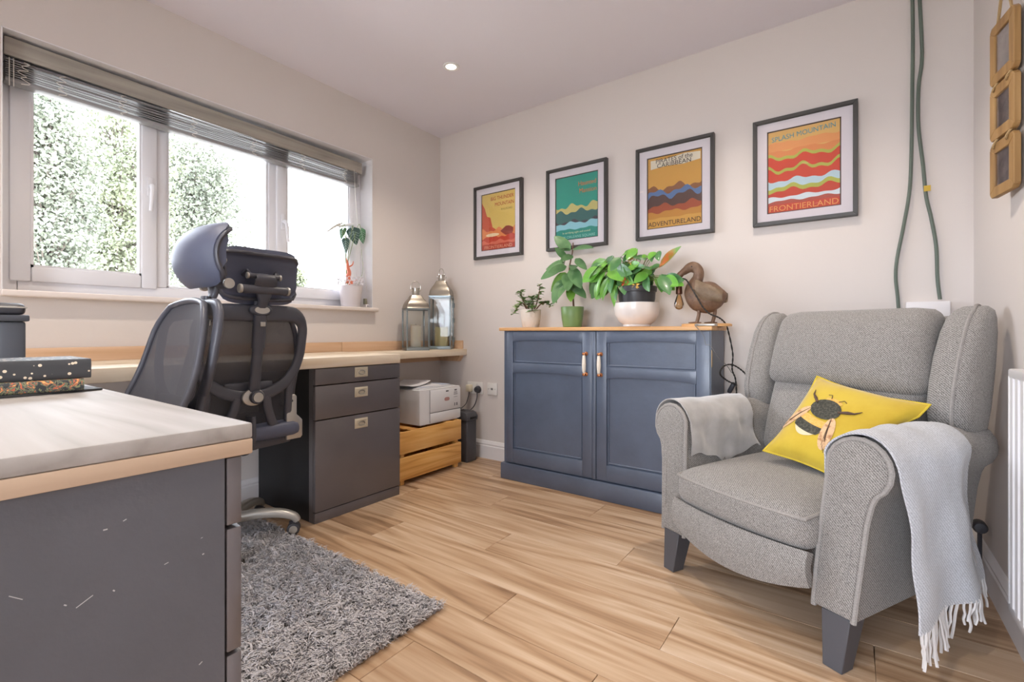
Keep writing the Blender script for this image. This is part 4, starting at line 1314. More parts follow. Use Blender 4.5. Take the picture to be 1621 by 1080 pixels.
for (u, v, s) in ((1103, 505, -.022), (1128, 504, .022)):
    ft = pd(u, 509, s)
    hp = pd(u + 4, 484, s * .8)
    ft.z = .019
    lg = tube(spline([hp + Vector((0, 0, .03)), hp, (hp + ft) / 2 + Vector((.004, 0, 0)), ft], 4), [.022, .020, .018, .016, .013, .011, .0095, .009, .009, .009, .009, .009, .009], 10)
    toes = [tube([ft, ft + Vector((-.020 * math.cos(a), .020 * math.sin(a), -.001)), ft + Vector((-.040 * math.cos(a), .040 * math.sin(a), -.0005))], [.007, .006, .003], 6) for a in (-.5, 0, .5)] + [tube([ft, ft + Vector((.022, 0, 0))], [.007, .003], 6)]
    part('leg', join(lg, *toes), m_bronze, dd_)
# bulb on a twisted flex held in the beak
bx = pd(1075, 448)
m_cop = M('dark_copper_holder', '6b4a3c', .35, .8)
part('lamp_holder', mv(lathe([(.002, 0), (.008, -.001), (.010, -.008), (.015, -.010), (.016, -.052), (.013, -.055), (.002, -.055)], 18), bx.x, bx.y, bx.z - .004), m_cop, dd_)
m_amber = glass('smoked_bulb_glass', (.82, .70, .55, 1))
part('bulb', mv(lathe([(.010, -.056), (.012, -.062), (.020, -.085), (.025, -.105), (.024, -.118), (.015, -.130), (.001, -.134)], 20, False), bx.x, bx.y, bx.z - .004), m_amber, dd_, 80)
m_fil = M('filament', 'd8a860', .4, .5)
part('filament', join(*[tube([(bx.x + .006 * math.cos(k * 1.57), bx.y + .006 * math.sin(k * 1.57), bx.z - .068), (bx.x + .010 * math.cos(k * 1.57 + .4), bx.y + .010 * math.sin(k * 1.57 + .4), bx.z - .115)], .0008, 4) for k in range(4)]), m_fil, dd_)
part('flex', join(tube([bx + Vector((0, 0, -.004)), pd(1074, 444, -.0), pd(1077, 441, -.014)], .003, 6)), m_dkplas, dd_)
m_flex = M('black_braided_flex', '2e2c2a', .7, bump=(300, .6))
def twisted(pts, r, k=70):
    sp_ = spline(pts, k // max(1, len(pts) - 1) + 1)
    fr = frames(sp_)
    out = []
    for ph in (0, PI):
        out.append(tube([p + (u * math.cos(i * .9 + ph) + b_ * math.sin(i * .9 + ph)) * r * .7 for i, (p, t_, u, b_) in enumerate(fr)], r, 5))
    return join(*out)
pts = [pd(1078, 441, -.016), pd(1086, 443, -.040), pd(1094, 455, -.062), pd(1103, 470, -.078), pd(1113, 487, -.085), pd(1124, 497, -.080), pd(1138, 503, -.065)]
e0 = [Vector((onY(u, v, y).x - q.x, y + .165, onY(u, v, y).z - ZT)) for (u, v, y) in ((1148, 512, -.15), (1153, 525, -.12), (1160, 560, -.09), (1159, 585, -.07), (1164, 600, -.07), (1166, 625, -.06))]
part('flex', twisted(pts + e0, .0026, 130), m_flex, dd_)
e1 = [Vector((onY(u, v, y).x - q.x, y + .165, onY(u, v, y).z - ZT)) for (u, v, y) in ((1166, 610, -.06), (1150, 602, -.15), (1140, 592, -.24), (1146, 580, -.21), (1160, 578, -.11), (1178, 590, -.07), (1192, 612, -.06), (1200, 640, -.05))]
part('flex', twisted(e1, .0026, 110), m_flex, dd_)
sw = onY(1158, 614, -.07) - Vector((q.x, q.y, ZT))
part('inline_switch', xf(rcube(.011, .011, .030, .008, 4), Matrix.Translation(sw) @ Matrix.Rotation(.45, 4, 'Y')), m_dkplas, dd_)
q2 = onY(1118, 515, -.295)
pb = thing('power_bank', 'small silver power bank lying by the dodo base', 'power bank', (q2.x, -.292, ZT))
part('body', box(-.045, .045, -.028, .026, 0, .012, .004), m_silver, pb)
part('cable', tube(spline([Vector((-.030, -.030, .006)), Vector((-.042, -.042, .004)), onY(1113, 530, -.345) - Vector((q2.x, -.292, ZT)), onY(1117, 545, -.345) - Vector((q2.x, -.292, ZT)), onY(1125, 548, -.345) - Vector((q2.x, -.292, ZT)), onY(1140, 570, -.32) - Vector((q2.x, -.292, ZT)), onY(1150, 578, -.22) - Vector((q2.x, -.292, ZT)), onY(1158, 590, -.09) - Vector((q2.x, -.292, ZT))], 6), .0016, 5), M('grey_usb_cable', '6f7072', .5), pb)

# ================================================================ cables, box, photo frames and radiator on the right
m_cab = M('grey_green_cable', '5f6a60', .5)
def cable(label, px_):
    pts = [onY(u, v, -.013) for u, v in px_]
    pts[0].z = min(pts[0].z + .12, H - .002)
    sp_ = spline(pts, 6)
    b0 = sp_[-1]
    o = tag(part('wall_cable', tube([p for p in sp_], .0066, 8), m_cab), label, 'cable')
    return o
cable('thick grey-green cable bowing left down the wall behind the armchair', ((1444, -8), (1445, 60), (1444, 150), (1443, 230), (1440, 300), (1430, 360), (1420, 410), (1418, 440), (1421, 470), (1423, 500), (1423, 530)))
cable('thick grey-green cable carrying a yellow tag', ((1454, -8), (1459, 60), (1459, 100), (1454, 140), (1454, 200), (1461, 260), (1466, 310), (1474, 345), (1482, 390), (1484, 440), (1488, 474)))
p = onY(1467, 299, -.016)
yt = tag(part('cable_tag', mv(join(box(-.010, .012, -.009, -.0075, -.012, .012, .0005), box(-.008, .008, -.0075, .0, -.003, .003)), p.x, p.y, p.z), M('yellow_tag', 'c6a53a', .6)), 'tiny yellow tag clipped on the right-hand cable', 'tag')
p = onY(1467, 478, 0)
tag(part('wall_box', mv(box(-.070, .070, -.036, -.0005, -.16, .0, .004), p.x, 0, p.z), m_white), 'white plastic box on the wall behind the armchair', 'box')

m_rust = wood('rustic_mango_wood', ['7d5c36', '997545', 'ab8857'], 2, 1.4, .6, True, .3, 2)
m_rope = M('jute_rope', 'a98d63', .9, bump=(220, .8))
m_photo = M('blurred_photo', '9a8b88', .35, var=(22, '5c5256', .4, .65))
fa, fb = Vector((2.945, -.560, 0)), Vector((2.970, -.706, 0))
fc = (fa + fb) / 2
ang = math.atan2((fb - fa).y, (fb - fa).x)
hf = thing('hanging_photo_frames', 'three rustic wooden photo frames hanging in column on rope', 'photo frame', (fc.x, fc.y, 1.315), ang)
hw = (fb - fa).length / 2
for (z0, z1) in ((0, .165), (.175, .338), (.346, .528)):
    th = .016
    # local: x runs along the frame (near side +x), y thickness
    fr_ = part('frame', bevel(join(prism([(-hw, z0 + .012), (-hw + .012, z0), (hw - .012, z0), (hw, z0 + .012), (hw - .03, z0 + .032), (-hw + .03, z0 + .032)], -th / 2, th / 2), prism([(hw, z0 + .012), (hw, z1 - .012), (hw - .030, z1 - .032), (hw - .030, z0 + .032)], -th / 2, th / 2), prism([(hw, z1 - .012), (hw - .012, z1), (-hw + .012, z1), (-hw, z1 - .012), (-hw + .03, z1 - .032), (hw - .03, z1 - .032)], -th / 2, th / 2), prism([(-hw, z1 - .012), (-hw, z0 + .012), (-hw + .03, z0 + .032), (-hw + .03, z1 - .032)], -th / 2, th / 2)), .0015, 1), m_rust, hf)
    part('photo', box(-hw + .028, hw - .028, -.002, .001, z0 + .030, z1 - .030), m_photo, fr_, 0)
    part('glazing', box(-hw + .028, hw - .028, -.0045, -.0035, z0 + .030, z1 - .030), m_pglass, fr_, 0)
for (za, zb_) in ((.160, .182), (.332, .352)):
    for xx in (-.040, .040):
        part('rope', tube([(xx + .008 * math.cos(a), .012 * math.sin(a), (za + zb_) / 2 + (zb_ - za) * .8 * math.sin(a + .6)) for a in [2 * PI * k / 14 for k in range(14)]], .0035, 6, True), m_rope, hf)
part('rope', tube([(-.045, 0, .520), (-.01, .0, .640), (.0, .0, .665), (.01, .0, .640), (.045, 0, .520)], .004, 6), m_rope, hf)

m_rad = M('white_radiator_enamel', 'e9e9ec', .3)
rd = thing('radiator', 'white panel radiator on the right wall by the armchair', 'radiator', (RW, -.87, .17))
RY0, RY1, RZ = -1.25, 0.0, .635
n = 26
prof_ = []
for k in range(n * 6 + 1):
    yy = RY1 - .012 - (RY1 - RY0 - .024) * k / (n * 6)
    ph = (k % 6) / 6
    prof_.append((yy, -.055 - (.010 if .15 < ph < .70 else 0)))
g1 = ([(b_, a, z) for z in (.02, RZ - .02) for a, b_ in prof_], [(k, k + 1, len(prof_) + k + 1, len(prof_) + k) for k in range(len(prof_) - 1)])
part('front_panel', flipf(g1), m_rad, rd, 0)
part('rim', join(box(-.066, -.035, RY0, RY1, 0, .025, .006), box(-.066, -.035, RY0, RY1, RZ - .025, RZ, .006), box(-.066, -.035, RY1 - .014, RY1, .0, RZ, .006), box(-.066, -.035, RY0, RY0 + .014, 0, RZ, .006)), m_rad, rd)
part('bracket', join(box(-.036, -.0005, -.22, -.19, .05, RZ - .05), box(-.036, -.0005, RY0 + .2, RY0 + .23, .05, RZ - .05)), m_rad, rd)
p = onX(1550, 833, 2.958)
part('valve', join(mv(xf(lathe([(.003, 0), (.018, .001), (.021, .006), (.021, .040), (.017, .048), (.003, .050)], 18), Matrix.Rotation(PI / 2, 4, 'X')), p.x - RW, p.y + .87 + .02, p.z - .17)), m_dkplas, rd)
part('pipe', tube([(p.x - RW, p.y + .86, p.z - .17), (p.x - RW, p.y + .86, -.1695)], .0065, 8), m_dkplas, rd)
# ================================================================ armchair
m_tweed = tweed('grey_herringbone_tweed', '55524f', 'b0aca8')
m_pipe = M('grey_piping', '8b8784', .9, var=(300, '9d9995', .4, .6))
m_leg = M('grey_painted_leg', '4d4d52', .5)
AO, AA = (2.287, -.974, 0), math.radians(-27.92)
ac = thing('armchair', 'grey tweed wingback armchair with scroll arms and piping', 'armchair', AO, AA)
# local: x across (towards the radiator +), y back, z up
arm_prof = [(.236, .140), (.240, .25), (.248, .38), (.254, .46), (.258, .52)]
for k in range(13):
    a = PI - (PI + .95) * k / 12
    arm_prof.append((.333 + .076 * math.cos(a), .540 + .076 * math.sin(a)))
arm_prof += [(.368, .455), (.358, .40), (.350, .30), (.342, .20), (.338, .140)]
def arm_y(z): return .0 + .085 * (z - .14)
def arm_ring(yb, f=1.0, s=1):
    cx = sum(p[0] for p in arm_prof) / len(arm_prof)
    cz = sum(p[1] for p in arm_prof) / len(arm_prof)
    return [(s * (cx + (x - cx) * f), yb + arm_y(z), cz + (z - cz) * (1 - (1 - f) * .4)) for x, z in arm_prof]
for s in (1, -1):
    rings = [arm_ring(0, .86, s), arm_ring(.004, .93, s), arm_ring(.014, .985, s), arm_ring(.03, 1, s), arm_ring(.15, 1, s), arm_ring(.30, 1, s), arm_ring(.45, 1, s), arm_ring(.58, 1, s), arm_ring(.625, .97, s), arm_ring(.645, .86, s)]
    g = loft(rings)
    if s < 0: g = flipf(g)
    am = part('arm', g, m_tweed, ac, 50)
    part('piping', tube([(s * x, arm_y(z) + .010, z) for x, z in arm_prof], .0078, 8), m_pipe, am)
    part('piping', tube([(s * (.292 + (x - .292) * .62), arm_y(z) - .0005, .40 + (z - .40) * .80) for x, z in arm_prof[1:-1]], .0012, 5), m_pipe, am)
# seat box, seat cushion, foot rest panel
part('seat_base', box(-.235, .235, .06, .62, .15, .30, .01), m_tweed, ac)
def seatf(p):
    z = p.z
    y = p.y
    c = (1 - (p.x / .255) ** 2)
    if z > 0: z += .032 * (1 - (p.x / .26) ** 4) * (1 - ((y + .02) / .33) ** 4)
    if y < -.2: y -= .030 * c * min(1, (-.2 - y) / .08)
    return (p.x, y + .275, z + .335 + .06 * (p.y + .30) * .55)
part('seat_cushion', rcube(.246, .300, .055, .042, 11, seatf), m_tweed, ac, 180)
def edge(z, off):
    out = []
    for k in range(25):
        x = -.232 + .464 * k / 24
        out.append((x, -.024 - .030 * (1 - (x / .255) ** 2) + off, z))
    return out
part('seat_piping', tube([(-.236, .10, .392)] + edge(.380, .006) + [(.236, .10, .392)], .006, 7), m_pipe, ac)
# foot rest: bowed lower edge
def footf(u, v):
    x = -.240 + .480 * u
    zt, zb = .288, .205 - .045 * (1 - (x / .235) ** 2)
    z = zb + (zt - zb) * v
    return (x, -.004 - .034 * (1 - (x / .26) ** 2) - .012 * math.sin(PI * v), z)
part('footrest_panel', shell(20, 8, footf, .045), m_tweed, ac, 60)
# back: lower cushion, head cushion, wings, shell
def backf(w_, h_, yc, zc, lean, puff, tw=0):
    def f(p):
        y = p.y
        if y < 0: y -= puff * (1 - (p.x / (w_ * 1.06)) ** 4) * (1 - (p.z / (h_ * 1.05)) ** 2)
        return (p.x * (1 + tw * p.z / h_), y + yc + lean * p.z, p.z + zc)
    return f
part('lower_back_cushion', rcube(.262, .065, .165, .05, 10, backf(.262, .165, .565, .575, .32, .030)), m_tweed, ac, 180)
part('head_cushion', rcube(.272, .075, .150, .055, 10, backf(.272, .15, .625, .835, .30, .042, -.03)), m_tweed, ac, 180)
part('back_shell', rcube(.315, .035, .40, .03, 8, lambda p: (p.x * (1 - .02 * p.z), p.y + .655 + .16 * p.z + .0, p.z + .555)), m_tweed, ac, 60)
for s in (1, -1):
    rings = []
    #        z     a(in) a(out) b(front) b(back)
    prof_w = [(.585, .285, .375, .545, .655), (.600, .272, .388, .515, .680), (.66, .268, .392, .505, .700), (.74, .268, .394, .520, .715), (.82, .270, .395, .545, .725), (.90, .276, .394, .580, .731), (.945, .284, .390, .610, .731), (.970, .296, .384, .640, .726), (.984, .315, .368, .665, .715)]
    for (z, a0, a1, b0, b1) in prof_w:
        rings.append(superring(s * (a0 + a1) / 2, (b0 + b1) / 2, z, (a1 - a0) / 2 * 1.0, (b1 - b0) / 2, 3.2, 28))
    wg = part('wing', loft(rings), m_tweed, ac, 60)
    part('piping', tube(spline([(s * (a0 * .35 + a1 * .65), b0 + .002, z) for (z, a0, a1, b0, b1) in prof_w] + [(s * .345, .70, .986), (s * .345, .735, .975)], 3), .0055, 7), m_pipe, wg)
for (x, y, f) in ((-.295, .045, 1), (.295, .045, 1), (-.28, .58, -1), (.28, .58, -1)):
    g = loft([[(x + sx * t_ * .5 + (0), y - (.028 if f > 0 else -.02) * (1 - k_) + sy * t_ * .5, z) for sx, sy in ((-1, -1), (1, -1), (1, 1), (-1, 1))] for (z, t_, k_) in ((0.0, .050, 0), (.145, .074, 1))])
    part('leg', bevel(g, .002, 1), m_leg, ac)

# ---------------------------------------------------------------- bee cushion
m_yel = M('yellow_velvet', 'cbaf2e', .8, sheen=.4, var=(7, 'bd9d20', .4, .7), bump=(25, .25))
m_yelp = M('yellow_piping', 'd3bb3c', .8)
def LA(a, b_, z): # armchair-local -> world
    c_, s_ = math.cos(AA), math.sin(AA)
    return Vector((AO[0] + a * c_ - b_ * s_, AO[1] + a * s_ + b_ * c_, z))
cw, chh, cth = .176, .182, .062
def cush(s, t_, side):
    """s,t in -1..1 over the face, side +1 front"""
    ex = 1 - .10 * (1 - abs(t_) ** 2.0) * (abs(s) ** 3)
    ez = 1 - .10 * (1 - abs(s) ** 2.0) * (abs(t_) ** 3)
    prof__ = max(0, (1 - abs(s) ** 2.6)) ** .55 * max(0, (1 - abs(t_) ** 2.6)) ** .55
    wr = .0035 * math.sin(7 * s + 3 * t_) * abs(s) * (1 - s * s) + .003 * math.sin(9 * t_ - 4 * s) * (1 - t_ * t_) * abs(t_)
    return Vector((s * cw * ex, -side * (cth * prof__ + wr), t_ * chh * ez))
cu = thing('scatter_cushion', 'yellow velvet cushion printed with bumblebee on the armchair', 'cushion', (0, 0, 0))
ctr = LA(.134, .322, .598)
ctr = ctr + (ctr - CAM).normalized() * .060 - UP * .018
# long side runs from lower left to upper right, leaning on the back
vx = (LA(.345, .360, .715) - LA(.060, .410, .775))
ex = Vector((.32, .0, -.055)).normalized()
ez = Vector((.075, .25, .265))
ez = (ez - ex * ez.dot(ex)).normalized()
MB_ = Matrix((ex, ez.cross(ex), ez)).transposed().to_4x4()
cu.matrix_basis = Matrix.Translation(ctr) @ Matrix.Rotation(AA, 4, 'Z') @ MB_
def tuck(p):
    # the soft cushion is squeezed where it presses against the near arm and its throw
    w_ = MBW @ Vector(p)
    l_ = MAI @ w_
    if l_.z < .632:
        lim = .243 if l_.z < .54 else .333 - math.sqrt(max(0, .092 ** 2 - (l_.z - .54) ** 2))
        k = lim - .050
        if l_.x > k:
            l_.x = k + .050 * (1 - math.exp(-(l_.x - k) / .050))
    return MBWI @ (MA @ l_)
MA = Matrix.Translation(AO) @ Matrix.Rotation(AA, 4, 'Z')
MAI = MA.inverted()
MBW = cu.matrix_basis.copy()
MBWI = MBW.inverted()
cush0 = cush
def cush(s, t_, side): return tuck(cush0(s, t_, side))
N = 22
front = grid(N, N, lambda u, v: cush(u * 2 - 1, v * 2 - 1, 1))
back = flipf(grid(N, N, lambda u, v: cush(u * 2 - 1, v * 2 - 1, -1)))
part('cover', join(front, back), m_yel, cu, 180)
rim = [cush(-1 + 2 * k / 20, -1, 1) for k in range(20)] + [cush(1, -1 + 2 * k / 20, 1) for k in range(20)] + [cush(1 - 2 * k / 20, 1, 1) for k in range(20)] + [cush(-1, 1 - 2 * k / 20, 1) for k in range(20)]
part('piping', tube(rim, .0035, 6, True), m_yelp, cu)
m_bk = M('print_black', '35352f', .8, var=(160, '5a594d', .45, .65))
m_bo = M('print_amber', 'd9a950', .8, var=(120, 'e3bd72', .4, .7))
m_bw = M('print_cream', 'd8cfae', .8)
m_bwing = M('print_wing', 'd9b58c', .8, var=(60, 'a8764f', .5, .66))
m_bv = M('print_line', '5b4638', .8)
def on_c(x, z, off):
    """cushion-plane metres (centre 0,0) to the front surface"""
    p = cush(max(-.98, min(.98, x / cw)), max(-.98, min(.98, z / chh)), 1)
    return Vector((p.x, p.y - off, p.z))
BA = math.radians(-14)
BCX, BCZ, BS = -.050, .0, 1.18
def bee(x, z, off): # bee space: z towards its head
    x, z = x * BS, z * BS
    return on_c(BCX + x * math.cos(BA) - z * math.sin(BA), BCZ + x * math.sin(BA) + z * math.cos(BA), off)
def disc(cx, cz, rx, rz, off, rot=0, nr=5, na=20, half=None):
    v, f = [], []
    for i in range(nr + 1):
        for k in range(na):
            a = 2 * PI * k / na
            x, z = rx * i / nr * math.cos(a), rz * i / nr * math.sin(a)
            v.append(tuple(bee(cx + x * math.cos(rot) - z * math.sin(rot), cz + x * math.sin(rot) + z * math.cos(rot), off)))
    for i in range(nr):
        for k in range(na): f.append((i * na + k, i * na + (k + 1) % na, (i + 1) * na + (k + 1) % na, (i + 1) * na + k))
    return v, f
def band(z0, z1, off, rx, rz, cz):
    """slice of the bee's oval body"""
    nu, nv = 14, 4
    def f(u, v):
        z = z0 + (z1 - z0) * v
        w_ = rx * math.sqrt(max(0, 1 - ((z - cz) / rz) ** 2))
        x = (u * 2 - 1) * w_
        return bee(x, z + .006 * (1 - (u * 2 - 1) ** 2) * -1, off)
    return grid(nu, nv, f)
bp = part('bee_print', flipf(band(-.075, -.055, .0010, .043, .052, -.028)), m_bw, cu, 0, 'cream tail of the printed bumblebee')
part('body_stripe', join(flipf(band(-.060, -.030, .0014, .047, .056, -.028))), m_bk, bp, 0)
part('body_stripe', join(flipf(band(-.032, -.010, .0016, .048, .056, -.026))), m_bo, bp, 0)
part('thorax', disc(0, .022, .045, .034, .0020), m_bk, bp, 0)
part('collar', disc(0, .056, .026, .009, .0018), m_bo, bp, 0)
for s in (-1, 1):
    wgp = part('wing_print', disc(s * .058, -.040, .017, .052, .0024, s * .38), m_bwing, bp, 0)
    part('wing_vein', join(*[tube([bee(s * (.036 + .010 * t_ * k_ + .042 * t_), .006 - .092 * t_ - .01 * k_ * t_, .0032) for t_ in (0, .3, .6, .95)], .0007, 4) for k_ in (-.6, 0, .6, 1.1)]), m_bv, wgp, 0)
    part('leg_print', tube([bee(s * .036, .030, .003), bee(s * .055, .042, .003), bee(s * .070, .050, .003), bee(s * .080, .066, .003)], [.0035, .0055, .003, .001], 6), m_bv, bp, 0)
part('antenna_print', join(*[tube([bee(s * .012, .060, .003), bee(s * .020, .072, .003), bee(s * .030, .068, .003)], .0012, 5) for s in (-1, 1)]), m_bv, bp, 0)

# ---------------------------------------------------------------- throws
m_throw = tweed('pale_grey_wool', '9a9ca2', 'cfd1d6', 520, .35, .4)
m_fringe = M('white_fringe', 'd5d2d0', .9)
def over_arm(a, s=1, gap=.010):
    """distance a along the sheet measured from the top of the arm, outwards positive; returns x, z"""
    R = .076 + gap
    cx, cz = .333, .540
    th = a / R
    lo, hi = -1.45, 1.70
    if th < lo:
        x, z = cx + R * math.sin(lo), cz + R * math.cos(lo)
        return s * (x + .004), z + (th - lo) * R
    if th > hi:
        x, z = cx + R * math.sin(hi), cz + R * math.cos(hi)
        return s * x, z - (th - hi) * R
    return s * (cx + R * math.sin(th)), cz + R * math.cos(th)
th_ = thing('throw_blanket', 'pale grey woven throw with white fringe over armchair arm', 'blanket', AO, AA)
LTOP, LBOT = -.20, .510
def throwf(u, v):
    a = LTOP + (LBOT - LTOP) * v
    b0, b1 = .004 + .03 * max(0, -a), .400
    dn = max(0, (a - .12) / (LBOT - .12))
    b1 = b1 + .10 * dn ** 1.3 - .06 * max(0, 1 - abs(a) / .1) * 0
    b0 = b0 + .02 * dn
    y = b0 + (b1 - b0) * u
    x, z = over_arm(a, 1, .016)
    fold = .016 * math.sin(2 * PI * (u * 1.65 + .1)) * min(1, dn * 2.5)
    step = .020 / (1 + math.exp(-(u - .60 - .06 * dn) * 38)) * min(1, dn * 3)
    z += .030 * (1 - u) ** 2 * dn * 0 - .012 * dn * (1 - u)
    wav = .0035 * math.sin(17 * u + 5 * a) + .003 * math.sin(31 * a + 6 * u)
    return (x + fold - step + .022 * dn + (wav if a > .12 else 0), y + arm_y(.6), z + (wav if a <= .12 else 0))
cl = part('cloth', shell(36, 44, throwf, .005), m_throw, th_, 80)
rs = random.Random(21)
for k in range(30):
    u = (k + .5) / 30
    p = Vector(throwf(u, 1.0))
    L_ = rs.uniform(.075, .105) if u < .55 else rs.uniform(.05, .085)
    pts = [p + Vector((0, 0, .006))]
    dx, dy = rs.uniform(-.012, .012), rs.uniform(-.018, .018)
    for j in range(1, 5):
        t_ = j / 4
        pts.append(p + Vector((dx * t_ + rs.uniform(-.003, .003), dy * t_ + rs.uniform(-.003, .003), -L_ * t_)))
        if pts[-1].z < .006: pts[-1].z = .006
    part('tassel', tube(spline(pts, 2), .0034, 5), m_fringe, cl)
lab = throwf(.90, .88)
tg = []
def labf(u, v):
    p = Vector(throwf(.865 + .065 * u, .82 + .10 * v))
    return p + Vector((.0045, 0, 0))
part('care_label', shell(3, 5, labf, .001), M('white_label', 'e0e0e2', .6), th_)
m_velv = M('silver_velvet_cover', '9b9896', .8, sheen=.7, var=(14, 'aeaba9', .35, .65), bump=(18, .5))
def coverf(u, v):
    a = -.255 + .43 * v
    y = .015 + (.39 - .05 * math.sin(5 * v)) * u
    wv = .007 * math.sin(9 * u + 11 * v) * (1 if a < -.05 else .3) + .004 * math.sin(23 * u - 7 * v) * (1 if a < -.08 else .2)
    z = 0
    if a < -.15: z -= .025 * math.sin(PI * u) ** 2 * (-.15 - a) / .1
    x, z0 = over_arm(a, -1, .020 + wv)
    return (x, y + arm_y(.6), z0 + z)
av = thing('arm_cover', 'silver grey velvet cloth laid over the far armchair arm', 'cloth', AO, AA)
part('cloth', shell(28, 26, coverf, .004), m_velv, av, 80)
# ================================================================ office chairs
m_mesh = meshfab('black_chair_mesh', '4a4a50', .0050, .70)
m_frm = M('black_nylon_frame', '4e4f58', .42)
def make_chair(label, loc, rz, base_rot, head=0.0):
    t = thing('office_chair', label, 'office chair', loc, rz, None)
    # local: faces -y
    def yb(z): return .180 + (z - .42) * .16
    def at(x, z, o=0): return (x, yb(z) + o - .55 * x * x, z)
    # base
    b = part('base_hub', lathe([(.005, .055), (.030, .055), (.036, .075), (.034, .120), (.026, .128), (.005, .128)], 20), m_alu, t)
    for k in range(5):
        a = base_rot + 2 * PI * k / 5
        c_, s_ = math.cos(a), math.sin(a)
        pts = spline([(.02 * c_, .02 * s_, .098), (.11 * c_, .11 * s_, .108), (.20 * c_, .20 * s_, .102), (.258 * c_, .258 * s_, .082), (.275 * c_, .275 * s_, .060)], 4)
        lg = part('base_leg', sweep(pts, [.060 - .022 * i / 16 for i in range(17)], [.044 - .014 * i / 16 for i in range(17)], (0, 0, 1), 12), m_silver, t)
        cx, cy = .260 * c_, .260 * s_
        tx = Vector((-s_, c_, 0))
        wl = []
        for s in (-1, 1):
            c0 = Vector((cx, cy, .0275)) + tx * s * .004
            wl.append(bevel(tube([c0, c0 + tx * s * .017], .027, 18), .004, 2, 40))
        part('caster', join(*wl, tube([(cx, cy, .030), (cx, cy, .062)], .007, 8), xf(lathe([(.006, 0), (.018, .001), (.020, .008), (.008, .014)], 14), Matrix.Translation((cx, cy, .050)))), m_dkplas, lg)
        part('caster_cap', join(*[tube([Vector((cx, cy, .0275)) + tx * s * .0205, Vector((cx, cy, .0275)) + tx * s * .0225], .017, 14) for s in (-1, 1)]), m_silver, lg)
    part('gas_lift', join(cyl((0, 0, .12), (0, 0, .30), .025, 16), cyl((0, 0, .30), (0, 0, .41), .014, 12)), m_dkplas, t)
    part('mechanism', bevel(box(-.075, .075, -.10, .13, .40, .445), .012, 2), m_dkplas, t)
    # seat
    def sf(p):
        z = p.z + .006 * (1 - (p.x / .25) ** 2) * (1 if p.z > 0 else 0)
        if p.y < -.12: z -= 1.3 * (p.y + .12) ** 2
        return (p.x * (1 - .10 * max(0, p.y / .235)), p.y - .025, z + .480)
    part('seat', rcube(.240, .235, .032, .030, 8, sf), m_headp, t, 180)
    # backrest mesh and its rim
    def hw(z):
        s = (z - .43) / .56
        return .188 + .040 * math.sin(PI * min(1, s * .95 + .12)) - .012 * s
    def mf(u, v):
        z = .432 + .555 * v
        x = (u * 2 - 1) * hw(z) * (1 - .30 * (max(0, v - .80) / .20) ** 2.6 - .06 * max(0, .08 - v) / .08)
        z += .016 * max(0, v - .7) / .3 * (1 - (u * 2 - 1) ** 2)
        lum = -.030 * math.exp(-((z - .63) / .10) ** 2)
        return (x, yb(z) - .030 - .70 * x * x + lum, z)
    bk = part('back_mesh', grid(16, 24, mf), m_mesh, t, 180)
    edge = [mf(k / 12, 0) for k in range(13)] + [mf(1, k / 20) for k in range(1, 21)] + [mf(1 - k / 12, 1) for k in range(1, 13)] + [mf(0, 1 - k / 20) for k in range(1, 20)]
    part('back_rim', tube(edge, .0105, 8, True), m_frm, t, 60)
    part('lower_rail', sweep([tuple(Vector(mf(k / 12, .015)) + Vector((0, .014, -.004))) for k in range(13)], .044, .024, (0, 1, 0), 12), m_frm, t)
    # rear frame: shield-shaped loop
    loop = spline([at(0, .972), at(.10, .975), at(.165, .965), at(.200, .925), at(.203, .86), at(.196, .79), at(.165, .715), at(.095, .660), at(0, .640), at(-.095, .660), at(-.165, .715), at(-.196, .79), at(-.203, .86), at(-.200, .925), at(-.165, .965), at(-.10, .975)], 4, True)
    wz = [.066 if p.z > .95 else (.040 if p.z > .70 else .046) for p in loop]
    wz = [(wz[i - 2] + wz[i - 1] + wz[i] + wz[(i + 1) % len(wz)] + wz[(i + 2) % len(wz)]) / 5 for i in range(len(wz))]
    part('back_frame', sweep(loop, wz, .022, (0, 1, 0), 12, True), m_frm, t, 60)
    for s in (-1, 1):
        part('frame_strut', sweep(spline([at(s * .055, .640, .004), at(s * .070, .575, .006), at(s * .105, .505, .002), at(s * .175, .478, -.012)], 5), .036, .020, (0, 1, 0), 12), m_frm, t, 60)
        part('frame_strut', sweep(spline([at(s * .172, .735, 0), at(s * .160, .665, 0), at(s * .165, .590, -.004), at(s * .172, .52, -.01)], 5), .032, .020, (0, 1, 0), 12), m_frm, t, 60)
        # silver bracket plate at the side
        pl_ = bevel(prism([(-.018, .0), (.046, .0), (.054, .010), (.054, .080), (.038, .097), (.028, .106), (.028, .186), (.020, .195), (-.012, .195), (-.018, .186)], -.007, .007, 'y'), .004, 2)
        g = xf(pl_, Matrix.Translation((s * .178, yb(.50) - .012, .432)) @ Matrix.Diagonal((s, 1, 1, 1)))
        if s < 0: g = flipf(g)
        bpl = part('bracket_plate', g, m_silver, t)
        part('screw', join(*[cyl((s * .182 + s * .004 * k, yb(.50) - .004, z), (s * .182 + s * .004 * k, yb(.50) - .0035, z), .006, 10) for k, z in ((0, .600), (3, .475))]), m_dkplas, bpl)
    # spine strap, knob, emblem, button, lumbar pad
    part('spine', sweep(spline([at(0, 1.02, .010), at(0, .93, .014), at(0, .84, .016), at(0, .74, .016), at(0, .64, .014)], 4), [.046] * 8 + [.040] * 5 + [.044] * 4, .020, (0, 1, 0), 12), m_frm, t, 60)
    part('spine_sleeve', sweep([at(0, .965, .018), at(0, .835, .019)], .050, .026, (0, 1, 0), 12), m_frm, t, 60)
    ry = Matrix.Rotation(-PI / 2, 4, 'X')
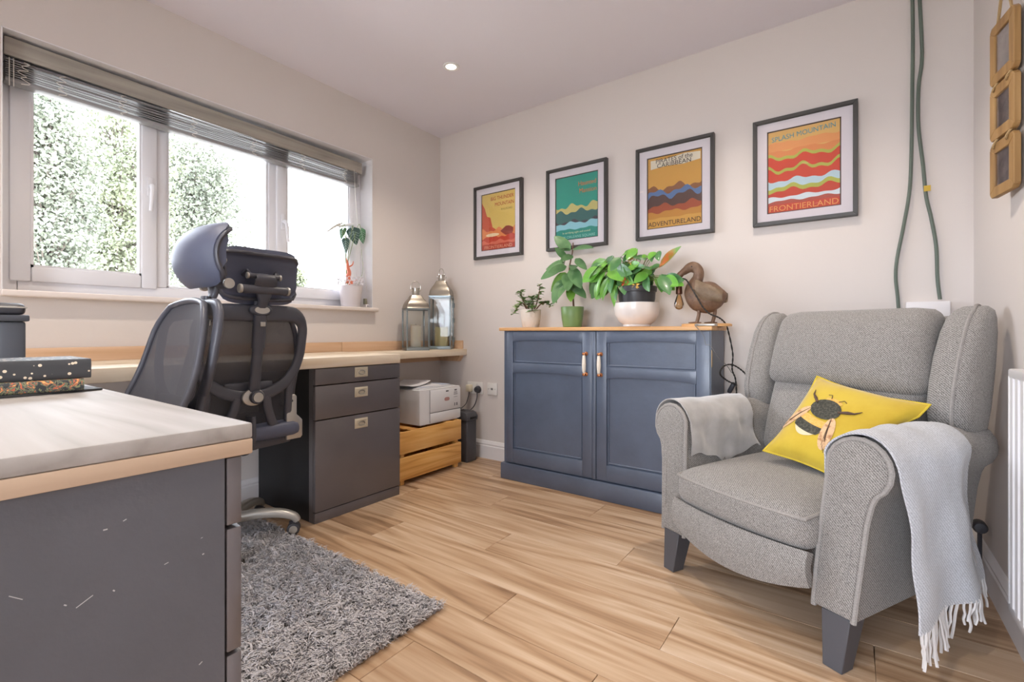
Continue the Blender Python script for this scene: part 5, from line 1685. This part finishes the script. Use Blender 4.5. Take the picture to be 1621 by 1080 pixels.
    kn = part('knob_plate', xf(lathe([(.002, 0), (.040, 0), (.042, .004), (.040, .010), (.028, .013)], 24), Matrix.Translation(at(.003, .640, .014)) @ ry @ Matrix.Diagonal((1.05, .82, 1, 1))), m_silver, t)
    part('knob', xf(lathe([(.002, .010), (.026, .010), (.027, .026), (.024, .031), (.002, .032)], 22), Matrix.Translation(at(-.004, .640, .014)) @ ry), m_frm, t)
    part('knob_cap', xf(lathe([(.002, .031), (.020, .031), (.019, .0345), (.002, .035)], 20), Matrix.Translation(at(-.004, .640, .014)) @ ry), m_silver, t)
    em = part('emblem_bezel', xf(lathe([(.002, 0), (.044, 0), (.043, .010), (.036, .015), (.002, .015)], 28), Matrix.Translation(at(0, .985, .014)) @ ry @ Matrix.Diagonal((1.0, .55, 1, 1))), m_frm, t)
    part('emblem', xf(lathe([(.002, .014), (.030, .014), (.029, .018), (.002, .0185)], 28), Matrix.Translation(at(0, .985, .014)) @ ry @ Matrix.Diagonal((1.0, .50, 1, 1))), m_silver, em)
    part('button', cbox(at(0, .93)[0] - .004, at(0, .93, .034)[1], .93, .020, .008, .018, .002), m_silver, t)
    part('lumbar_pad', xf(rcube(.095, .010, .030, .009, 5), Matrix.Translation(at(0, .668, -.030))), m_frm, t, 60)
    part('back_bar', sweep(spline([at(0, .56, .004), (0, yb(.47) + .02, .47), (0, .16, .425), (0, .10, .420)], 5), .060, .022, (1, 0, 0), 12), m_frm, t, 60)
    # headrest: curled pad on a hinged bracket
    HZ, HY, HR = 1.150 + head, .262, .098
    RZ_ = 1.142 + head * .7
    def hf(u, v, rr=0):
        s = u * 2 - 1
        sh = (1 - abs(s) ** 4.5) ** .5 if abs(s) < 1 else 0
        a = math.radians(-62 + (78 + 62) * v)
        a = math.radians(8) + (a - math.radians(8)) * (.62 + .38 * sh)
        return (s * .148, HY + .055 - (HR + rr) * math.cos(a) * 1.0 - .055 * s * s * -1 * .5, HZ + (HR + rr) * 1.06 * math.sin(a))
    N_ = 18
    front = grid(N_, N_, lambda u, v: hf(u, v, .012 * (1 - abs(u * 2 - 1) ** 6)))
    def hb(u, v):
        # shallow back panel with the top edge rolled over
        p = Vector(hf(u, v, -.014))
        flat_y = HY + .012 + .030 * max(0, v - .55) + .018 * (2 * u - 1) ** 2
        k = min(1, 4.5 * min(v, 1 - v)) * .8
        return (p.x, p.y * (1 - k) + max(p.y, flat_y) * k, p.z)
    back = flipf(grid(N_, N_, hb))
    fe = lambda F: [F(k / N_, 0) for k in range(N_)] + [F(1, k / N_) for k in range(N_)] + [F(1 - k / N_, 1) for k in range(N_)] + [F(0, 1 - k / N_) for k in range(N_)]
    rimg = loft([fe(lambda u, v: hf(u, v, .012 * (1 - abs(u * 2 - 1) ** 6))), fe(lambda u, v: hf(u, v, -.007)), fe(hb)], False)
    part('headrest', join(front, back, rimg), m_headp, t, 70)
    part('headrest_lip', tube(fe(lambda u, v: hf(u, v, -.010)), .007, 6, True), m_frm, t, 60)
    sy = yb(1.03) + .030
    part('headrest_stem', sweep(spline([(0, yb(.98) + .014, .985), (0, sy, 1.02), (0, sy + .004, 1.055)], 4), [.048, .045, .040, .038, .040, .046, .056, .062, .064], .022, (0, 1, 0), 12), m_frm, t, 60)
    part('hinge_bar', cyl((-.086, sy + .012, 1.062), (.086, sy + .012, 1.062), .0165, 18, .002), m_frm, t)
    for s in (-1, 1): part('hinge_cap', cyl((s * .086, sy + .012, 1.062), (s * .096, sy + .012, 1.062), .0175, 18, .002), m_silver, t)
    part('hinge_arm', sweep(spline([(0, sy + .012, 1.07), (0, sy + .026, 1.10), (0, sy + .018, RZ_), (0, sy - .012, RZ_ + .006)], 5), [.085] * 6 + [.075] * 5 + [.06] * 5, .016, (1, 0, 0) if False else (0, 1, .3), 12), m_frm, t, 60)
    part('tilt_rod', cyl((-.058, sy + .006, RZ_), (.058, sy + .006, RZ_), .0105, 14, .0015), m_frm, t)
    for s in (-1, 1): part('tilt_cap', cyl((s * .058, sy + .006, RZ_), (s * .066, sy + .006, RZ_), .0125, 14, .0015), m_silver, t)
    for s in (-1, 1):
        part('headrest_link', tube([(s * .050, sy + .006, RZ_), (s * .056, sy - .010, RZ_ + .02), (s * .058, HY + .005, HZ + .01)], .0075, 8), m_frm, t)
    return t
cB = Vector((.420, -1.715, .0012))
v_ = onZ(466, 826, .0275) - cB
v_.z = 0
ang_w = math.atan2(v_.y, v_.x)
make_chair('black mesh office chair tucked under the window worktop', cB, -PI / 2, ang_w + PI / 2 - .30, -.040)
make_chair('black mesh office chair pulled up to the foreground desk', (.815, -2.235, .0012), .02, .35)

# ================================================================ shaggy rug
m_rug = M('grey_shag_pile', 'c9c6ca', .95, var=(9, 'dbd9df', .35, .65), sheen=.3)
m_rugb = M('rug_backing', '6e6a68', .95)
X0, X1, Y0, Y1 = .10, 1.515, -2.28, -1.515
rg = thing('shag_rug', 'grey shaggy rug on the wooden floor under the desk', 'rug', (X0, Y0, 0))
part('backing', box(.01, X1 - X0 - .012, .01, Y1 - Y0 - .012, .0003, .0016), m_rugb, rg, 0)
rn = np.random.RandomState(4)
n = 52000
bpy.context.view_layer.update()
wheels = []
for o in bpy.data.objects:
    if o.name.startswith('caster') and not o.name.startswith('caster_cap'):
        c_ = sum(((o.matrix_world @ v.co) for v in o.data.vertices), Vector()) / len(o.data.vertices)
        wheels.append((c_.x - X0, c_.y - Y0))
bx_ = rn.uniform(.006, X1 - X0 - .006, n)
by_ = rn.uniform(.006, Y1 - Y0 - .006, n)
# clumped lean, so the pile lies in tufts
gx, gy = np.floor(bx_ / .022).astype(int), np.floor(by_ / .022).astype(int)
ang_ = rn.uniform(0, 2 * PI, (80, 80))[gx % 80, gy % 80] * .55 + 3.9 + rn.normal(0, .5, n)
lean = np.clip(rn.normal(.022, .006, n), .008, .04)
hgt = np.clip(rn.normal(.024, .005, n), .010, .04)
d = np.stack([np.cos(ang_), np.sin(ang_)], 1)
sd_ = np.stack([-d[:, 1], d[:, 0]], 1) * .0021
base_ = np.stack([bx_, by_], 1)
z0 = np.full(n, .002)
m1 = base_ + d * lean[:, None] * .35
m2 = base_ + d * lean[:, None]
keep = np.ones(n, bool)                 # the pile is pressed flat under the castors
for wx, wy in wheels:
    for q_ in (base_, m1, m2): keep &= np.hypot(q_[:, 0] - wx, q_[:, 1] - wy) > .035
base_, m1, m2, sd_, hgt, z0 = base_[keep], m1[keep], m2[keep], sd_[keep], hgt[keep], z0[keep]
n = int(keep.sum())
V_ = np.zeros((n, 5, 3))
V_[:, 0, :2] = base_ - sd_; V_[:, 0, 2] = z0
V_[:, 1, :2] = base_ + sd_; V_[:, 1, 2] = z0
V_[:, 2, :2] = m1 + sd_; V_[:, 2, 2] = hgt * .8
V_[:, 3, :2] = m1 - sd_; V_[:, 3, 2] = hgt * .8
V_[:, 4, :2] = m2; V_[:, 4, 2] = hgt * rn.uniform(.75, 1.05, n)
me = bpy.data.meshes.new('pile')
me.vertices.add(5 * n)
me.vertices.foreach_set('co', V_.ravel())
idx = (np.arange(n) * 5)[:, None] + np.array([0, 1, 2, 3, 3, 2, 4])[None, :]
me.loops.add(7 * n)
me.loops.foreach_set('vertex_index', idx.ravel())
me.polygons.add(2 * n)
ls = (np.arange(n) * 7)[:, None] + np.array([0, 4])[None, :]
me.polygons.foreach_set('loop_start', ls.ravel())
me.polygons.foreach_set('loop_total', np.tile([4, 3], n))
me.update()
me.validate()
me.materials.append(m_rug)
po = put('pile', me, rg)
po['kind'] = 'stuff'
